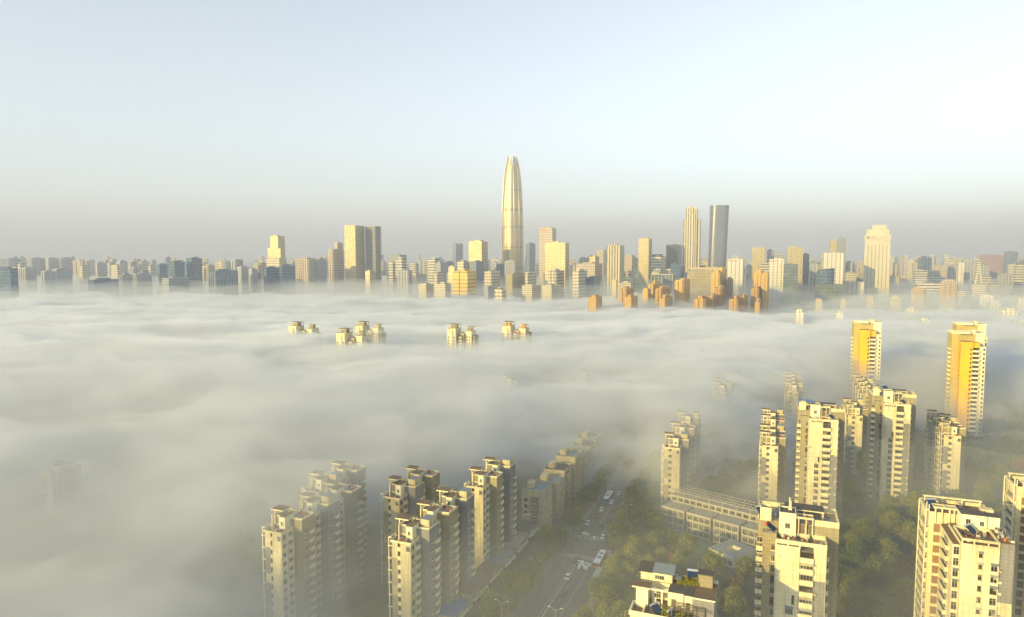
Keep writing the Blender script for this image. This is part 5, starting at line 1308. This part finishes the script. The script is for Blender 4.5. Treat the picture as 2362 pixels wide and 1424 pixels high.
# closer filling of the skyline
rm = random.Random(21)
MF = {'cream': 'mid height cream block packed among the skyline towers', 'band': 'mid height banded block packed among the skyline towers', 'blue': 'mid height blue glass block packed among the skyline towers', 'resid': 'mid height grey apartment slab packed among the skyline towers', 'yellow': 'mid height sunlit yellow block packed among the skyline towers', 'bluefin': 'mid height blue finned block packed among the skyline towers'}
for i in range(95):
    px = rm.uniform(-20, 2360); D = rm.uniform(1750, 2700); st = rm.choice(('cream', 'cream', 'band', 'blue', 'resid', 'resid', 'yellow', 'bluefin')); yt = rm.uniform(603, 640) if px > 560 else rm.uniform(606, 636)
    wpx = rm.uniform(16, 34); hd_ = math.atan((px-1181)/F)
    if Z(px, yt, D) < 22: continue
    sky_building(px, None, px+wpx, yt, D, st, MF[st], name='city_block', cat='city block', group=st.replace('resid', 'grey').replace('bluefin', 'blue finned')+' blocks filling the skyline', depth=rm.uniform(16, 30), extra=res_bays if st == 'resid' else None)

# far rows of towers fading into the haze
FMESH = {}
def far_mesh(k, style):
    if (k, style) in FMESH: return FMESH[(k, style)]
    rn = random.Random(k); b = MB(); wd, dp = [(16, 14), (22, 16), (30, 15), (18, 22)][k]
    b.box(0, wd, 0, dp, 0, 100); b.box(wd*.25, wd*.6, dp*.3, dp*.8, 100, 103+k); b.box(wd*.15, wd*.35, -1.5, -.003, 0, 99); b.box(wd*.65, wd*.85, -1.5, -.003, 0, 101)
    FMESH[(k, style)] = b.mesh('far_tower', [FS[style]]); return FMESH[(k, style)]
rf = random.Random(5); nfar = 0; FARL = {'cream': 'pale far tower fading into the horizon haze', 'resid': 'grey far tower fading into the horizon haze', 'pink': 'pinkish far tower fading into the horizon haze', 'bluefin': 'blue grey far tower fading into the horizon haze'}
def far(px, D, H, style):
    k = rf.randrange(4); o = link('far_tower', far_mesh(k, style)); x, y = corner(px, 600, D); o.location = (x, y, 0); o.rotation_euler.z = -G+rf.choice((0, 0, .35, -.5)); s = rf.uniform(.9, 1.5)
    o.scale = (s, s, H/100); tag(o, FARL[style], 'far tower', style.replace('resid', 'grey').replace('bluefin', 'blue grey')+' far towers in the haze')
sty = ['cream', 'cream', 'resid', 'pink', 'bluefin']
for i in range(250):
    px = rf.uniform(-30, 2390); D = rf.choice((rf.uniform(2400, 3200), rf.uniform(3200, 5200), rf.uniform(3200, 5200)))
    yt = rf.gauss(606, 6) if D < 3200 else rf.gauss(599, 4.5)
    if 500 < px < 800 and D > 3200: yt -= 4
    H = Z(px, yt, D)
    if H < 25 or H > 150: H = rf.uniform(50, 110)
    far(px, D, H, rf.choice(sty))
# low city fabric
LOWL = 'low flat roofed building in the hazy city fabric below the skyline'
LM2 = {}
def low_mesh(k, st):
    if (k, st) not in LM2:
        b = MB(); wd, dp, h = [(34, 14, 18), (50, 16, 15), (24, 20, 22), (60, 30, 12)][k]; b.box(0, wd, 0, dp, 0, h, 0, 1); b.box(wd*.2, wd*.35, dp*.3, dp*.7, h, h+2.5); parapet(b, -.01, wd, -.01, dp, h+.003, .9, .4); LM2[(k, st)] = b.mesh('low_building', [FS[st], M['deck']])
    return LM2[(k, st)]
for i in range(230):
    D = rf.uniform(900, 2600) if i % 3 else rf.uniform(600, 1400); px = rf.uniform(-40, 2400) if D > 1300 else rf.uniform(1750, 2420)
    st = rf.choice(('cream', 'whiteband', 'grey', 'pink')); o = link('low_building', low_mesh(rf.randrange(4), st)); x, y = corner(px, 650, D); o.location = (x, y, 0); o.rotation_euler.z = -G+rf.choice((0, math.pi/2, 0, .2)); s = rf.uniform(.8, 1.3); o.scale = (s, s, s)
    tag(o, {'cream': 'low cream flat roofed building in the hazy city fabric', 'whiteband': 'low white banded building in the hazy city fabric', 'grey': 'low grey flat roofed building in the hazy city fabric', 'pink': 'low pinkish flat roofed building in the hazy city fabric'}[st], 'building', {'cream': 'low cream buildings', 'whiteband': 'low white buildings', 'grey': 'low grey buildings', 'pink': 'low pinkish buildings'}[st]+' of the hazy city fabric')
# distant wooded parks
def woods(name, n, fx):
    b = MB(); rn = random.Random(77)
    for _ in range(n):
        x, y, s = fx(rn); 
        for q in range(3):
            cx, cy_, z = x+rn.uniform(-s, s)*.5, y+rn.uniform(-s, s)*.5, s*rn.uniform(.4, .9); t1 = Vector((rn.gauss(0, 1), rn.gauss(0, 1), rn.gauss(0, 1))).normalized(); t2 = Vector((rn.gauss(0, 1), rn.gauss(0, 1), rn.gauss(0, 1))).cross(t1).normalized(); p = Vector((cx, cy_, z))
            b.quad([p-t1*s*.6, p-t2*s*.5, p+t1*s*.6, p+t2*s*.5])
    o = b.build(name, M['leaf_c']); tag(o, 'far dark green woodland patches among the hazy city', 'woodland', None, 'stuff')
def fx(rn):
    D = rn.uniform(1100, 2900); px = rn.uniform(1790, 2420) if rn.random() < .8 else rn.uniform(-40, 2400); x, y = corner(px, 650, D); return x, y, rn.uniform(5, 10)
woods('woodland', 9000, fx)
def fx2(rn):
    D = rn.uniform(380, 900); px = rn.uniform(2000, 2450) if D > 560 else rn.uniform(1900, 2450); x, y = corner(px, 650, D); return (x, y, rn.uniform(3, 6)) if clear(x, y, 6) else (x+4000, 9500, 1)
o = None
woods('park_trees', 9000, fx2)

# ------------------------------------------------------------------ haze and fog
def vol(n, dens, col, ani=0.0):
    m = bpy.data.materials.new(n); m.use_nodes = True; t = m.node_tree; t.nodes.clear(); o = t.nodes.new('ShaderNodeOutputMaterial'); p = t.nodes.new('ShaderNodeVolumePrincipled')
    p.inputs['Color'].default_value = (*col, 1); p.inputs['Density'].default_value = dens; p.inputs['Anisotropy'].default_value = ani; t.links.new(p.outputs[0], o.inputs['Volume']); return m
b = MB(); b.box(-24000, 24000, -1200, 26000, -4, 1000)
o = b.build('haze', vol('haze_air', .00017, (.67, .73, .895))); o['kind'] = 'stuff'
def sm(a, b, x): t = np.clip((x-a)/(b-a), 0, 1); return t*t*(3-2*t)
def fbm(x, y, sc, octv=5, seed=0, H=.9):
    out = np.empty(x.size); xf = x.ravel()/sc; yf = y.ravel()/sc
    for i in range(xf.size): out[i] = noise.fractal(Vector((xf[i], yf[i], seed)), H, 2.1, octv)
    return out.reshape(x.shape)
def fog_mesh(name, mat_, hf, nx=420, ny=560, y0=130, y1=3300, wide=1.0):
    s = np.linspace(0, 1, ny); Y = y0*np.power(y1/y0, s); A = np.linspace(-wide, wide, nx)
    YY, AA = np.meshgrid(Y, A, indexing='ij'); XX = AA*(YY+60)
    H = hf(XX, YY); H = np.where(H < -1.5, -1.5, H); H[0, :] = H[-1, :] = -1.5; H[:, 0] = H[:, -1] = -1.5
    v = np.stack([XX, YY, H], -1).reshape(-1, 3); vb = np.stack([XX, YY, 0*XX-2.5], -1).reshape(-1, 3); Nn = nx*ny
    idx = np.arange(Nn).reshape(ny, nx); q = np.stack([idx[:-1, :-1], idx[:-1, 1:], idx[1:, 1:], idx[1:, :-1]], -1).reshape(-1, 4)
    keep = (H.reshape(-1)[q].max(1) > -1.49)
    per = list(idx[0, :])+list(idx[1:, -1])+list(idx[-1, -2::-1])+list(idx[-2:0:-1, 0])
    side = np.array([(a, a+Nn, c+Nn, c) for a, c in zip(per, per[1:]+per[:1])])
    faces = np.concatenate([q, q[:, ::-1]+Nn, side]); verts = np.concatenate([v, vb])
    me = bpy.data.meshes.new(name); me.from_pydata(verts.tolist(), [], faces.tolist()); me.materials.append(mat_)
    for p in me.polygons: p.use_smooth = False
    o = link(name, me); o['kind'] = 'stuff'; return o
def heading(X, Y): return np.degrees(np.arctan2(X, Y))
def bank(X, Y):
    hd = heading(X, Y); n1 = fbm(X*.75, Y, 300, 4, 3.1); n2 = fbm(X*.8, Y*1.15, 85, 5, 9.7); n3 = fbm(X, Y, 26, 3, 5.2)
    w_ = sm(-20, -13, hd); left = -10+48*(sm(325, 520, Y)*(1-w_)+sm(265, 455, Y)*w_)
    c = -12+52*sm(310, 500, Y)               # centre and right
    rr = -14+53*sm(420, 760, Y)              # far right
    k1 = sm(-2, 11, hd+6*n2); k2 = sm(20, 30, hd)
    H = left*(1-k1)+(c*(1-k2)+rr*k2)*k1
    e_ = 1230-330*sm(8, 24, hd)+240*n1; H = H-27*sm(e_, e_+420, Y)-40*sm(e_+300, e_+900, Y)*sm(5, 22, hd)
    H = H+9*np.maximum(0, n2+.1)*sm(1050, 1400, Y)*(1-sm(2000, 2500, Y))*(1-sm(16, 24, hd))
    return H+5+7*n1+5.5*n2+3*n3+7*np.exp(-((Y-690)/110)**2)*(1-sm(0, 8, hd))
def mist(X, Y):
    hd = heading(X, Y); n1 = fbm(X*.8, Y, 160, 4, 13.1); n2 = fbm(X, Y, 48, 4, 19.7)
    H = 44+0*X-6*sm(14, 30, hd)*(1-sm(350, 700, Y))+24*sm(20, 28, hd)*sm(600, 820, Y)*(1-sm(1050, 1250, Y))
    return H+9*n1+5*n2+17*sm(1050, 1350, Y)*(1-sm(2300, 2900, Y))*(1-sm(18, 26, hd))-14*sm(2300, 2900, Y)
def near_fog(X, Y):
    hd = heading(X, Y); n1 = fbm(X*.8, Y, 110, 4, 23.1); n2 = fbm(X, Y, 38, 4, 29.7)
    d = X-(-44+(Y-217)*.384)                                   # distance right of the sunlit terrace's flank
    k = sm(-16, 3, d+7*n2)
    a_ = sm(15, 30, hd+3*n1); b_ = sm(9.5, 13, hd); q_ = np.clip((Y-(295-55*b_))/(95-10*b_), 0, 1); cl = 1-q_*q_*(3-2*q_)*(1-a_)-sm(345, 500, Y)*a_
    return (49-64*k*cl)+10*n1+5*n2-60*sm(560, 700, Y)
def patchy(m, lo, hi, scale, f0=.42, f1=.62, det=3, dist=.6, ztop=(27, 50, .12)):
    t = m.node_tree; pv = [n for n in t.nodes if n.type == 'PRINCIPLED_VOLUME'][0]; g = N(t, 'ShaderNodeNewGeometry')
    nz = noise_tex(t, mapping(t, g.outputs['Position'], scale), 1, det, .6, dist); r_ = N(t, 'ShaderNodeMapRange')
    for k, v in (('From Min', f0), ('From Max', f1), ('To Min', lo), ('To Max', hi)): r_.inputs[k].default_value = v
    t.links.new(nz, r_.inputs['Value']); sp = N(t, 'ShaderNodeSeparateXYZ'); t.links.new(g.outputs['Position'], sp.inputs[0]); zf = N(t, 'ShaderNodeMapRange')
    for k, v in (('From Min', ztop[0]), ('From Max', ztop[1]), ('To Min', 1.0), ('To Max', ztop[2])): zf.inputs[k].default_value = v
    t.links.new(sp.outputs[2], zf.inputs['Value']); t.links.new(math_node(t, 'MULTIPLY', r_.outputs[0], zf.outputs[0]), pv.inputs['Density']); return m
cy.volume_step_rate = .065; cy.volume_max_steps = 256
fog_mesh('fog_bank', patchy(vol('fog_body', .021, (.905, .95, 1.0)), .002, .11, (.0065, .017, .03), .455, .595, 5, 1.1, (31, 56, .15)), bank)
fog_mesh('near_fog', patchy(vol('near_fog_body', .012, (.825, .865, .91)), .005, .026, (.013, .016, .03), .42, .6, 3, .6, (39, 60, .3)), near_fog, 260, 300, 110, 760)
fog_mesh('thin_mist', patchy(vol('mist_body', .0016, (.84, .88, .87)), .0008, .0042, (.006, .01, .02), .36, .66, 2, .4, (45, 75, .4)), mist, 260, 320, 110, 3200)
